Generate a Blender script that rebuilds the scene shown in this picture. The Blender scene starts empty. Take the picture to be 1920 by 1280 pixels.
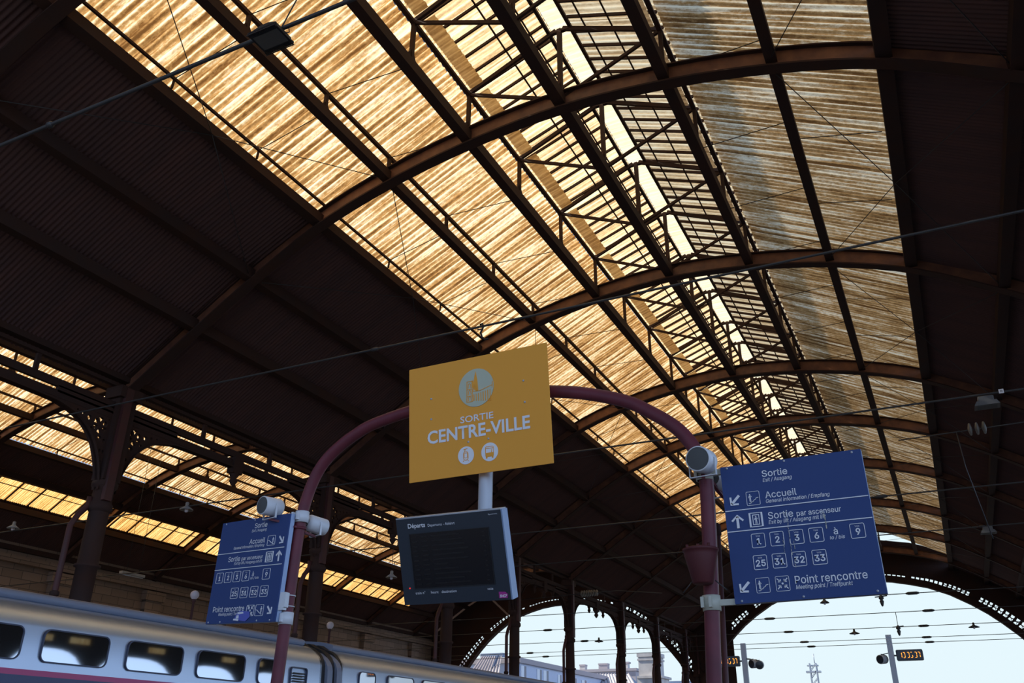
import bpy, math, random
from mathutils import Vector, Matrix
random.seed(7)
PI = math.pi
C = bpy.context.scene.collection
SC = bpy.context.scene

# ------------------------------------------------------------------ camera
FPX = 1602.585
RC = ((0.89853973, 0.43879683, 0.00914846),
      (-0.18189364, 0.39127824, -0.90211753),
      (-0.39942591, 0.8089244, 0.43139339))
EYE = Vector((0, 0, 1.6))
cam_d = bpy.data.cameras.new('camera')
cam_d.sensor_width = 36.0
cam_d.lens = FPX / 1920 * 36
cam_d.clip_start = 0.1
cam_d.clip_end = 2000
cam = bpy.data.objects.new('camera', cam_d)
C.objects.link(cam)
cm = Matrix.Identity(4)
for i in range(3):
    cm[i][0] = RC[0][i]
    cm[i][1] = -RC[1][i]
    cm[i][2] = -RC[2][i]
    cm[i][3] = EYE[i]
cam.matrix_world = cm
SC.camera = cam


def ray(u, v):
    c = ((u - 960) / FPX, (v - 640) / FPX, 1.0)
    return Vector([sum(RC[k][i] * c[k] for k in range(3)) for i in range(3)])


def atY(u, v, y):
    d = ray(u, v)
    return EYE + d * (y / d.y)


def atX(u, v, x):
    d = ray(u, v)
    return EYE + d * (x / d.x)


def atZ(u, v, z):
    d = ray(u, v)
    return EYE + d * ((z - EYE.z) / d.z)


# ------------------------------------------------------------------ world, sun, exposure
SC.view_settings.view_transform = 'Standard'
SC.view_settings.look = 'None'
SC.view_settings.gamma = 1.0
SC.view_settings.exposure = 0.0
SC.view_settings.use_curve_mapping = False
SC.cycles.max_bounces = 10
SC.cycles.diffuse_bounces = 5
SC.cycles.use_denoising = True

w = bpy.data.worlds.new('world')
SC.world = w
w.use_nodes = True
nt = w.node_tree
nt.nodes.clear()
out = nt.nodes.new('ShaderNodeOutputWorld')
bg = nt.nodes.new('ShaderNodeBackground')
tc = nt.nodes.new('ShaderNodeTexCoord')
sep = nt.nodes.new('ShaderNodeSeparateXYZ')
ramp = nt.nodes.new('ShaderNodeValToRGB')
ramp.color_ramp.elements[0].position = 0.0
ramp.color_ramp.elements[0].color = (0.80, 0.93, 0.98, 1)
ramp.color_ramp.elements[1].position = 0.8
ramp.color_ramp.elements[1].color = (0.12, 0.18, 0.33, 1)
e = ramp.color_ramp.elements.new(0.24)
e.color = (0.78, 0.95, 1.02, 1)
e = ramp.color_ramp.elements.new(0.5)
e.color = (0.36, 0.52, 0.80, 1)
nt.links.new(tc.outputs['Generated'], sep.inputs[0])
nt.links.new(sep.outputs['Z'], ramp.inputs[0])
ramp2 = nt.nodes.new('ShaderNodeValToRGB')      # the deeper blue sky away from the far gable
ramp2.color_ramp.elements[0].position = 0.0
ramp2.color_ramp.elements[0].color = (0.60, 0.85, 1.30, 1)
ramp2.color_ramp.elements[1].position = 0.55
ramp2.color_ramp.elements[1].color = (0.07, 0.10, 0.18, 1)
e = ramp2.color_ramp.elements.new(0.22)
e.color = (0.58, 0.82, 1.27, 1)
mr = nt.nodes.new('ShaderNodeMapRange')
mr.inputs['From Min'].default_value = 0.72
mr.inputs['From Max'].default_value = 0.88
mixc = nt.nodes.new('ShaderNodeMix')
mixc.data_type = 'RGBA'
nt.links.new(sep.outputs['Y'], mr.inputs['Value'])
nt.links.new(sep.outputs['Z'], ramp2.inputs[0])
nt.links.new(mr.outputs[0], mixc.inputs['Factor'])
mx_ = nt.nodes.new('ShaderNodeMapRange')         # brighter towards the open side of the station
mx_.inputs['From Min'].default_value = -0.35
mx_.inputs['From Max'].default_value = 0.55
mx_.inputs['To Min'].default_value = 0.75
mx_.inputs['To Max'].default_value = 2.1
vs_ = nt.nodes.new('ShaderNodeVectorMath')
vs_.operation = 'SCALE'
nt.links.new(sep.outputs['X'], mx_.inputs['Value'])
nt.links.new(ramp2.outputs[0], vs_.inputs[0])
nt.links.new(mx_.outputs[0], vs_.inputs['Scale'])
nt.links.new(vs_.outputs[0], mixc.inputs['A'])
nt.links.new(ramp.outputs[0], mixc.inputs['B'])
nt.links.new(mixc.outputs['Result'], bg.inputs[0])
bg.inputs[1].default_value = 1.0
nt.links.new(bg.outputs[0], out.inputs[0])

sun_d = bpy.data.lights.new('sun', 'SUN')
sun_d.energy = 6.6
sun_d.angle = math.radians(0.53)
sun_d.color = (1.0, 0.94, 0.82)
sun = bpy.data.objects.new('sun', sun_d)
C.objects.link(sun)
SUNV = Vector((-math.cos(math.radians(41)), -0.2, math.sin(math.radians(41)))).normalized()
sun.rotation_euler = SUNV.to_track_quat('Z', 'Y').to_euler()


# ------------------------------------------------------------------ materials
def mat(name, col, rough=0.6, metal=0.0, noise=None, spec=None, bump=None):
    """noise=(scale, colour2, amount, (sx,sy,sz))"""
    m = bpy.data.materials.new(name)
    m.use_nodes = True
    n = m.node_tree
    b = n.nodes['Principled BSDF']
    b.inputs['Base Color'].default_value = (*col, 1)
    b.inputs['Roughness'].default_value = rough
    b.inputs['Metallic'].default_value = metal
    if spec is not None:
        b.inputs['Specular IOR Level'].default_value = spec
    if noise:
        sc, c2, amt, sv = noise
        t = n.nodes.new('ShaderNodeTexCoord')
        mp = n.nodes.new('ShaderNodeMapping')
        mp.inputs['Scale'].default_value = sv
        nz = n.nodes.new('ShaderNodeTexNoise')
        nz.inputs['Scale'].default_value = sc
        nz.inputs['Detail'].default_value = 6
        r = n.nodes.new('ShaderNodeValToRGB')
        r.color_ramp.elements[0].position = 0.5 - amt * 0.5
        r.color_ramp.elements[1].position = 0.5 + (1 - amt) * 0.35
        r.color_ramp.elements[0].color = (*col, 1)
        r.color_ramp.elements[1].color = (*c2, 1)
        n.links.new(t.outputs['Object'], mp.inputs[0])
        n.links.new(mp.outputs[0], nz.inputs['Vector'])
        n.links.new(nz.outputs['Fac'], r.inputs[0])
        n.links.new(r.outputs[0], b.inputs['Base Color'])
        if bump:
            bp = n.nodes.new('ShaderNodeBump')
            bp.inputs['Strength'].default_value = bump
            bp.inputs['Distance'].default_value = 0.02
            n.links.new(nz.outputs['Fac'], bp.inputs['Height'])
            n.links.new(bp.outputs[0], b.inputs['Normal'])
    return m


def emit(name, col, s):
    m = bpy.data.materials.new(name)
    m.use_nodes = True
    n = m.node_tree
    n.nodes.clear()
    o = n.nodes.new('ShaderNodeOutputMaterial')
    em = n.nodes.new('ShaderNodeEmission')
    em.inputs[0].default_value = (*col, 1)
    em.inputs[1].default_value = s
    n.links.new(em.outputs[0], o.inputs[0])
    return m


def sheet(name, clean, tan, dirt, slope_scale=0.35, across=7.0, pitch=0.2, crest=0.036):
    """translucent corrugated plastic with streaks of dirt running down the slope"""
    m = bpy.data.materials.new(name)
    m.use_nodes = True
    n = m.node_tree
    n.nodes.clear()
    o = n.nodes.new('ShaderNodeOutputMaterial')
    t = n.nodes.new('ShaderNodeTexCoord')

    def noise(sv, sc, det, rough=0.6):
        mp = n.nodes.new('ShaderNodeMapping')
        mp.inputs['Scale'].default_value = sv
        z = n.nodes.new('ShaderNodeTexNoise')
        z.inputs['Scale'].default_value = sc
        z.inputs['Detail'].default_value = det
        z.inputs['Roughness'].default_value = rough
        n.links.new(t.outputs['Object'], mp.inputs[0])
        n.links.new(mp.outputs[0], z.inputs['Vector'])
        return z.outputs['Fac']
    streak = noise((slope_scale, across, slope_scale), 1.0, 4, 0.55)
    speck = noise((6, 14, 6), 1.0, 5, 0.75)
    broad = noise((0.25, 0.3, 0.25), 1.0, 2)

    def mth(op, a, b):
        q = n.nodes.new('ShaderNodeMath')
        q.operation = op
        for i, x in enumerate((a, b)):
            if isinstance(x, (int, float)):
                q.inputs[i].default_value = x
            else:
                n.links.new(x, q.inputs[i])
        return q.outputs[0]
    f = mth('ADD', mth('MULTIPLY', streak, 0.62), mth('MULTIPLY', speck, 0.30))
    f = mth('ADD', f, mth('MULTIPLY', broad, 0.12))
    sp = n.nodes.new('ShaderNodeSeparateXYZ')
    n.links.new(t.outputs['Object'], sp.inputs[0])
    wave = mth('SINE', mth('MULTIPLY', sp.outputs['Y'], 2 * PI / pitch), 0.0)   # narrow paler line along each wave crest
    peak = mth('POWER', mth('ADD', mth('MULTIPLY', wave, 0.5), 0.5), 5.0)
    f = mth('ADD', f, mth('MULTIPLY', mth('SUBTRACT', mth('MULTIPLY', peak, 3.0), 0.85), crest))
    r = n.nodes.new('ShaderNodeValToRGB')
    cr = r.color_ramp
    cr.elements[0].position = 0.40
    cr.elements[0].color = (*dirt, 1)
    cr.elements[1].position = 0.63
    cr.elements[1].color = (*clean, 1)
    q = cr.elements.new(0.51)
    q.color = (*tan, 1)
    n.links.new(f, r.inputs[0])
    colour = r.outputs[0]
    tr = n.nodes.new('ShaderNodeBsdfTranslucent')
    df = n.nodes.new('ShaderNodeBsdfDiffuse')
    mx = n.nodes.new('ShaderNodeMixShader')
    mx.inputs[0].default_value = 0.12
    n.links.new(colour, tr.inputs[0])
    n.links.new(colour, df.inputs[0])
    n.links.new(tr.outputs[0], mx.inputs[1])
    n.links.new(df.outputs[0], mx.inputs[2])
    n.links.new(mx.outputs[0], o.inputs[0])
    return m


M = {}
M['rib'] = mat('rusty_maroon_paint', (0.11, 0.042, 0.030), 0.55, noise=(2.2, (0.24, 0.10, 0.05), 0.35, (1, 1, 1)))
M['iron'] = mat('dark_iron_paint', (0.048, 0.030, 0.027), 0.8, noise=(1.5, (0.062, 0.030, 0.022), 0.3, (1, 1, 1)), spec=0.15)
M['red_iron'] = mat('oxblood_iron_paint', (0.085, 0.02, 0.02), 0.6, noise=(3, (0.06, 0.023, 0.02), 0.4, (1, 1, 1)))
M['dark_sheet'] = mat('brown_corrugated_steel', (0.088, 0.053, 0.053), 0.8, noise=(0.7, (0.118, 0.062, 0.058), 0.3, (0.4, 3, 0.4)), spec=0.2)
M['sky_sheet'] = sheet('weathered_translucent_sheet', (0.99, 0.84, 0.56), (0.49, 0.275, 0.10), (0.17, 0.078, 0.024), across=5.0)
M['lantern_sheet'] = sheet('pale_translucent_sheet', (0.99, 0.86, 0.58), (0.84, 0.62, 0.34), (0.50, 0.32, 0.15))
M['amber_sheet'] = sheet('amber_translucent_sheet', (0.97, 0.68, 0.30), (0.74, 0.41, 0.125), (0.40, 0.19, 0.045), pitch=0.13)
M['skirt_sheet'] = sheet('double_translucent_sheet', (0.58, 0.42, 0.23), (0.46, 0.31, 0.16), (0.30, 0.19, 0.09))
M['ridge_cap'] = sheet('clear_ridge_sheet', (1.0, 0.90, 0.68), (0.98, 0.82, 0.55), (0.9, 0.7, 0.42))
M['gate'] = mat('plum_gloss_paint', (0.15, 0.033, 0.045), 0.45, noise=(6, (0.105, 0.026, 0.036), 0.3, (1, 1, 1)), spec=0.25)
M['blue'] = mat('navy_blue_enamel', (0.042, 0.072, 0.20), 0.6, spec=0.15)
M['white'] = mat('white_vinyl', (0.80, 0.80, 0.82), 0.5)
M['edge'] = mat('blue_grey_aluminium', (0.28, 0.36, 0.52), 0.4, 0.2)
M['orange'] = mat('ochre_yellow_enamel', (0.88, 0.385, 0.058), 0.6, spec=0.12)
M['sage'] = mat('pale_sage_vinyl', (0.50, 0.52, 0.38), 0.5)
M['grey'] = mat('pale_grey_steel', (0.46, 0.48, 0.52), 0.4, 0.1)
M['cream_clamp'] = mat('cream_painted_steel', (0.50, 0.49, 0.40), 0.5)
M['speaker'] = mat('white_powder_coat', (0.66, 0.67, 0.69), 0.45)
M['grille'] = mat('grey_speaker_mesh', (0.085, 0.087, 0.085), 0.8)
M['black'] = mat('black_rubber', (0.012, 0.012, 0.013), 0.6)
M['shade_black'] = mat('shaded_screen_black', (0.004, 0.004, 0.004), 1.0, spec=0.0)  # shade put into the colour, keeps the mirrored screen dark
M['navy'] = mat('dark_navy_casing', (0.022, 0.03, 0.042), 0.45)
M['screen'] = mat('black_screen_glass', (0.008, 0.008, 0.011), 0.25)
M['screen_text'] = mat('unlit_screen_rows', (0.012, 0.012, 0.014), 0.3)
M['magenta'] = mat('magenta_logo', (0.42, 0.03, 0.25), 0.5)
M['sounder'] = mat('dark_red_plastic', (0.08, 0.011, 0.013), 0.65)
M['silver'] = mat('silver_train_paint', (0.50, 0.57, 0.67), 0.38, 0.8)
M['silver'].node_tree.nodes['Principled BSDF'].inputs['Coat Weight'].default_value = 0.6
M['silver'].node_tree.nodes['Principled BSDF'].inputs['Coat Roughness'].default_value = 0.22
M['pink'] = mat('magenta_stripe', (0.42, 0.05, 0.16), 0.4)
M['tnavy'] = mat('train_navy_band', (0.03, 0.04, 0.11), 0.35)
M['gutter'] = mat('grey_blue_roof_edge', (0.16, 0.19, 0.26), 0.45)
M['glass'] = mat('dark_tinted_glass', (0.008, 0.009, 0.012), 0.03, spec=0.5)
M['glass'].node_tree.nodes['Principled BSDF'].inputs['IOR'].default_value = 4.5
M['seal'] = mat('dark_blue_window_seal', (0.02, 0.025, 0.06), 0.4)
M['clock'] = mat('black_clock_case', (0.015, 0.017, 0.022), 0.35)
M['led'] = emit('amber_led', (1.0, 0.30, 0.035), 3.0)
M['led_red'] = emit('red_led', (1.0, 0.05, 0.05), 0.8)
M['wire'] = mat('dark_steel_cable', (0.05, 0.05, 0.052), 0.5, 0.3)
M['porcelain'] = mat('grey_porcelain', (0.16, 0.15, 0.13), 0.5)
M['lamp'] = mat('grey_lamp_metal', (0.32, 0.32, 0.32), 0.5)
M['dark_lamp'] = mat('dark_grey_lamp_metal', (0.10, 0.10, 0.10), 0.6)
M['globe'] = mat('opal_glass_globe', (0.75, 0.68, 0.72), 0.3)
M['house_wall'] = mat('blue_grey_render', (0.55, 0.62, 0.78), 0.8)
M['house_trim'] = mat('grey_brown_eaves', (0.40, 0.36, 0.38), 0.8)
M['house_shade'] = mat('white_shutter', (0.80, 0.84, 0.90), 0.6)
M['house_dark'] = mat('dark_window_pane', (0.10, 0.13, 0.22), 0.2)
M['stone_far'] = mat('weathered_stone', (0.46, 0.43, 0.42), 0.85, noise=(1.2, (0.60, 0.57, 0.55), 0.4, (1, 1, 1)))
M['slate'] = mat('blue_slate', (0.20, 0.27, 0.40), 0.6)
M['concrete'] = mat('grey_concrete', (0.16, 0.155, 0.15), 0.85, noise=(1.5, (0.20, 0.19, 0.18), 0.4, (1, 1, 1)))
M['ballast'] = mat('grey_ballast', (0.12, 0.11, 0.10), 0.95, noise=(9, (0.18, 0.165, 0.15), 0.4, (1, 1, 1)))
M['ground'] = mat('grey_earth', (0.16, 0.155, 0.14), 0.95, noise=(0.2, (0.2, 0.19, 0.17), 0.4, (1, 1, 1)))
M['mast'] = mat('galvanised_steel', (0.42, 0.46, 0.52), 0.5, 0.2)


def seam_metal():
    m = bpy.data.materials.new('standing_seam_zinc')
    m.use_nodes = True
    b = m.node_tree.nodes['Principled BSDF']
    b.inputs['Base Color'].default_value = (0.86, 0.88, 0.92, 1)
    b.inputs['Roughness'].default_value = 0.55
    return m


M['zinc'] = seam_metal()


def stone_mat():
    m = bpy.data.materials.new('coursed_sandstone')
    m.use_nodes = True
    n = m.node_tree
    b = n.nodes['Principled BSDF']
    b.inputs['Roughness'].default_value = 0.9
    t = n.nodes.new('ShaderNodeTexCoord')
    s = n.nodes.new('ShaderNodeSeparateXYZ')
    cb = n.nodes.new('ShaderNodeCombineXYZ')
    n.links.new(t.outputs['Object'], s.inputs[0])
    n.links.new(s.outputs['Y'], cb.inputs['X'])
    n.links.new(s.outputs['Z'], cb.inputs['Y'])
    br = n.nodes.new('ShaderNodeTexBrick')
    br.inputs['Color1'].default_value = (0.30, 0.22, 0.17, 1)
    br.inputs['Color2'].default_value = (0.22, 0.16, 0.12, 1)
    br.inputs['Mortar'].default_value = (0.10, 0.075, 0.06, 1)
    br.inputs['Scale'].default_value = 1.0
    br.inputs['Brick Width'].default_value = 1.3
    br.inputs['Row Height'].default_value = 0.5
    br.inputs['Mortar Size'].default_value = 0.018
    n.links.new(cb.outputs[0], br.inputs['Vector'])
    n.links.new(br.outputs['Color'], b.inputs['Base Color'])
    return m


M['stone'] = stone_mat()


# ------------------------------------------------------------------ mesh helpers
class MB:
    def __init__(s):
        s.v = []
        s.f = []
        s.smooth = []

    def add(s, vs, fs, smooth=False):
        b = len(s.v)
        s.v += [tuple(x) for x in vs]
        s.f += [tuple(b + i for i in f) for f in fs]
        s.smooth += [smooth] * len(fs)

    def box(s, a, b):
        (x0, y0, z0), (x1, y1, z1) = a, b
        x0, x1 = min(x0, x1), max(x0, x1)
        y0, y1 = min(y0, y1), max(y0, y1)
        z0, z1 = min(z0, z1), max(z0, z1)
        s.add([(x0, y0, z0), (x1, y0, z0), (x1, y1, z0), (x0, y1, z0), (x0, y0, z1), (x1, y0, z1), (x1, y1, z1), (x0, y1, z1)],
              [(0, 3, 2, 1), (4, 5, 6, 7), (0, 1, 5, 4), (1, 2, 6, 5), (2, 3, 7, 6), (3, 0, 4, 7)])
        return s

    def bar(s, p, q, w, h, up=(0, 0, 1)):
        p = Vector(p)
        q = Vector(q)
        d = (q - p).normalized()
        u = Vector(up)
        if abs(d.dot(u)) > 0.97:
            u = Vector((0, 1, 0))
        r = d.cross(u).normalized() * (w / 2)
        t = r.cross(d).normalized() * (h / 2)
        s.add([p - r - t, p + r - t, p + r + t, p - r + t, q - r - t, q + r - t, q + r + t, q - r + t],
              [(0, 1, 2, 3), (7, 6, 5, 4), (0, 4, 5, 1), (1, 5, 6, 2), (2, 6, 7, 3), (3, 7, 4, 0)])
        return s

    def tube(s, pts, r, n=8, caps=True):
        pts = [Vector(p) for p in pts]
        rs = r if isinstance(r, (list, tuple)) else [r] * len(pts)
        d0 = (pts[1] - pts[0]).normalized()
        u = Vector((0, 0, 1)) if abs(d0.z) < 0.9 else Vector((0, 1, 0))
        a = d0.cross(u).normalized()
        vs = []
        for i, p in enumerate(pts):
            d = (pts[min(i + 1, len(pts) - 1)] - pts[max(i - 1, 0)]).normalized()
            a = (a - d * a.dot(d)).normalized()
            b = d.cross(a)
            for k in range(n):
                th = 2 * PI * k / n
                vs.append(p + (a * math.cos(th) + b * math.sin(th)) * rs[i])
        fs = []
        for i in range(len(pts) - 1):
            for k in range(n):
                k2 = (k + 1) % n
                fs.append((i * n + k, i * n + k2, (i + 1) * n + k2, (i + 1) * n + k))
        s.add(vs, fs, True)
        if caps:
            b = len(s.v) - len(vs)
            s.f.append(tuple(b + k for k in range(n))[::-1])
            s.f.append(tuple(b + (len(pts) - 1) * n + k for k in range(n)))
            s.smooth += [False, False]
        return s

    def lathe(s, prof, n=24, origin=(0, 0, 0), axis=(0, 0, 1), smooth=True, a0=0.0, a1=2 * PI):
        ax = Vector(axis).normalized()
        u = Vector((0, 0, 1)) if abs(ax.z) < 0.9 else Vector((1, 0, 0))
        e1 = ax.cross(u).normalized()
        e2 = ax.cross(e1)
        o = Vector(origin)
        full = abs(a1 - a0 - 2 * PI) < 1e-6
        m = n if full else n + 1
        vs = []
        for r, z in prof:
            for k in range(m):
                th = a0 + (a1 - a0) * k / n
                vs.append(o + ax * z + (e1 * math.cos(th) + e2 * math.sin(th)) * r)
        fs = []
        for i in range(len(prof) - 1):
            for k in range(n):
                k2 = (k + 1) % m if full else k + 1
                fs.append((i * m + k, i * m + k2, (i + 1) * m + k2, (i + 1) * m + k))
        s.add(vs, fs, smooth)
        return s

    def prism(s, poly, d0, d1, plane='XZ'):
        """poly of 2D points extruded along the third axis from d0 to d1"""
        def P(a, b, c):
            return {'XZ': (a, c, b), 'YZ': (c, a, b), 'XY': (a, b, c)}[plane]
        n = len(poly)
        vs = [P(a, b, d0) for a, b in poly] + [P(a, b, d1) for a, b in poly]
        fs = [tuple(range(n)), tuple(range(2 * n - 1, n - 1, -1))]
        fs += [(i, i + n, (i + 1) % n + n, (i + 1) % n) for i in range(n)]
        s.add(vs, fs)
        return s

    def ribbon(s, inner, outer, d0, d1, plane='XZ'):
        """solid strip between two 2D polylines, extruded from d0 to d1"""
        def P(a, b, c):
            return {'XZ': (a, c, b), 'YZ': (c, a, b), 'XY': (a, b, c)}[plane]
        n = len(inner)
        vs = []
        for (a, b), (c, d) in zip(inner, outer):
            vs += [P(a, b, d0), P(c, d, d0), P(c, d, d1), P(a, b, d1)]
        fs = []
        for i in range(n - 1):
            for k in range(4):
                k2 = (k + 1) % 4
                fs.append((4 * i + k, 4 * i + k2, 4 * i + 4 + k2, 4 * i + 4 + k))
        fs += [(3, 2, 1, 0), (4 * n - 4, 4 * n - 3, 4 * n - 2, 4 * n - 1)]
        s.add(vs, fs)
        return s

    def build(s, name, m, parent=None, bevel=0):
        me = bpy.data.meshes.new(name)
        me.from_pydata(s.v, [], s.f)
        me.materials.append(M[m] if isinstance(m, str) else m)
        for p, sm in zip(me.polygons, s.smooth):
            p.use_smooth = sm
        me.validate()
        import bmesh
        bm = bmesh.new()
        bm.from_mesh(me)
        bmesh.ops.recalc_face_normals(bm, faces=bm.faces)
        bm.to_mesh(me)
        bm.free()
        o = bpy.data.objects.new(name, me)
        C.objects.link(o)
        if parent:
            o.parent = parent
        if bevel:
            b = o.modifiers.new('bevel', 'BEVEL')
            b.width = bevel
            b.segments = 2
        return o


def tag(o, label, cat, group=None):
    o['label'] = label
    o['category'] = cat
    if group:
        o['group'] = group
    return o


def struct(o):
    o['kind'] = 'structure'
    return o


def thing(name, label, cat, loc=(0, 0, 0), group=None, mtx=None):
    o = bpy.data.objects.new(name, None)
    C.objects.link(o)
    o.empty_display_size = 0.2
    if mtx is not None:
        o.matrix_world = mtx
    else:
        o.location = loc
    return tag(o, label, cat, group)


def frame(origin, right, up):
    """local X = right, local Z = up, local -Y = the side one reads"""
    x = Vector(right).normalized()
    z = Vector(up)
    z = (z - x * z.dot(x)).normalized()
    y = z.cross(x)
    m = Matrix.Identity(4)
    for i in range(3):
        m[i][0], m[i][1], m[i][2], m[i][3] = x[i], y[i], z[i], origin[i]
    return m


def dup(o, loc, **kw):
    def cp(a, par):
        c = a.copy()
        C.objects.link(c)
        if par:
            c.parent = par
        for ch in a.children:
            cp(ch, c)
        return c
    r = cp(o, None)
    r.location = loc
    for k, v in kw.items():
        r[k] = v
    return r


CAPS = {}


def cap_height(f):
    if f not in CAPS:
        cu = bpy.data.curves.new('cap', 'FONT')
        cu.body = 'H'
        if f:
            cu.font = f
        ob = bpy.data.objects.new('cap', cu)
        C.objects.link(ob)
        me = bpy.data.meshes.new_from_object(ob.evaluated_get(bpy.context.evaluated_depsgraph_get()))
        CAPS[f] = max(v.co.y for v in me.vertices)
        bpy.data.objects.remove(ob)
    return CAPS[f]


def text(s, x, z, h, parent, m='white', width=None, align='LEFT', shear=0.0, bold=0.0, y=-0.004, name='lettering', grotesk=False, squeeze=1.0):
    """writing on a sign: baseline start (x, z) in the sign's own frame, h = capital height; bold is a stroke offset in metres"""
    cu = bpy.data.curves.new('writing', 'FONT')
    cu.body = s
    cu.size = 1.0
    if grotesk and FONT:
        cu.font = FONT
    cu.shear = shear
    cu.align_x = 'LEFT'
    cu.resolution_u = 3
    cu.extrude = 0.0
    k = h / cap_height(FONT if grotesk else None)
    cu.offset = bold / k
    ob = bpy.data.objects.new('writing', cu)
    C.objects.link(ob)
    dg = bpy.context.evaluated_depsgraph_get()
    me = bpy.data.meshes.new_from_object(ob.evaluated_get(dg))
    bpy.data.objects.remove(ob)
    xs = [v.co.x for v in me.vertices]
    x0, x1 = min(xs), max(xs)
    kx = width / (x1 - x0) if width else k * squeeze
    off = x0 if width else 0.0
    wd = (x1 - off) * kx
    sx = {'LEFT': 0, 'CENTER': -wd / 2, 'RIGHT': -wd}[align]
    for v in me.vertices:
        a, b = v.co.x, v.co.y
        v.co = (x + sx + (a - off) * kx, y, z + b * k)
    me.materials.clear()
    me.materials.append(M[m])
    o = bpy.data.objects.new(name, me)
    C.objects.link(o)
    o.parent = parent
    return o


FONT = None
try:                             # Blender's own interface font, if it is there
    import os
    FONT = bpy.data.fonts.load(os.path.join(bpy.utils.resource_path('LOCAL'), 'datafiles', 'fonts', 'Inter.woff2'))
except Exception:
    FONT = None


ORD = ['first', 'second', 'third', 'fourth', 'fifth', 'sixth', 'seventh', 'eighth', 'ninth', 'tenth', 'eleventh', 'twelfth']


# ------------------------------------------------------------------ station hall: setting out
CX = -6.75                       # ridge of the main hall
CX2, DZ2 = -35.2, 0.45           # side hall beyond the columns
RIBY = [7.55, 16.45, 26.39, 36.3, 43.6, 51.4, 60.9, 69.2, 77.4]
Y0, YG = 1.0, 81.0
XA = -21.2                       # arcade of columns between the two halls
HALF, HALF2 = 14.45, 13.85
PROF = [(0, 17.16), (2.81, 16.93), (5.4, 16.40), (7.73, 15.60), (10.05, 14.30), (12.0, 13.05), (14.45, 11.40)]
NODES = []
for a, b in zip([RIBY[0] - 8.9] + RIBY[:-1], RIBY):
    for k in range(3):
        y = a + (b - a) * k / 3
        if y > Y0 + 0.2:
            NODES.append(y)
NODES.append(RIBY[-1])


def prof(o):
    o = abs(o)
    P = PROF
    i = 0
    while i < len(P) - 2 and o > P[i + 1][0]:
        i += 1
    p0 = P[i - 1] if i else (-P[1][0], P[1][1])
    p1, p2 = P[i], P[i + 1]
    p3 = P[i + 2] if i + 2 < len(P) else (2 * p2[0] - p1[0], 2 * p2[1] - p1[1])
    t = (o - p1[0]) / (p2[0] - p1[0])
    m1 = (p2[1] - p0[1]) / (p2[0] - p0[0]) * (p2[0] - p1[0])
    m2 = (p3[1] - p1[1]) / (p3[0] - p1[0]) * (p2[0] - p1[0])
    return ((2 * t ** 3 - 3 * t ** 2 + 1) * p1[1] + (t ** 3 - 2 * t ** 2 + t) * m1
            + (-2 * t ** 3 + 3 * t ** 2) * p2[1] + (t ** 3 - t ** 2) * m2)


def slope_z(o):                  # plane of the big skylight sheets
    return 16.05 + (7.73 - abs(o)) * 0.508


def corrugated(mb, line, ya, yb, pitch, amp, per=8):
    """sheet following the (x, z) polyline, waved along y"""
    n = max(2, int(round((yb - ya) / pitch * per)))
    vs, fs = [], []
    for j in range(n + 1):
        y = ya + (yb - ya) * j / n
        dzz = amp * math.sin(2 * PI * y / pitch)
        for x, z in line:
            vs.append((x, y, z + dzz))
    m = len(line)
    for j in range(n):
        for i in range(m - 1):
            fs.append((j * m + i, j * m + i + 1, (j + 1) * m + i + 1, (j + 1) * m + i))
    mb.add(vs, fs, True)
    return mb


def make_rib(half):
    os_ = [-half + 2 * half * i / 48 for i in range(49)]
    root = bpy.data.objects.new('arched_rib', None)
    C.objects.link(root)
    lo = [(o, prof(o) - 0.25) for o in os_]
    hi = [(o, prof(o) + 0.22) for o in os_]
    MB().ribbon(lo, hi, -0.03, 0.03).build('web', 'rib', root)
    MB().ribbon([(o, z - 0.05) for o, z in lo], lo, -0.17, 0.17).build('lower_flange', 'iron', root)
    MB().ribbon(hi, [(o, z + 0.04) for o, z in hi], -0.15, 0.15).build('upper_flange', 'iron', root)
    return root


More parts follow.
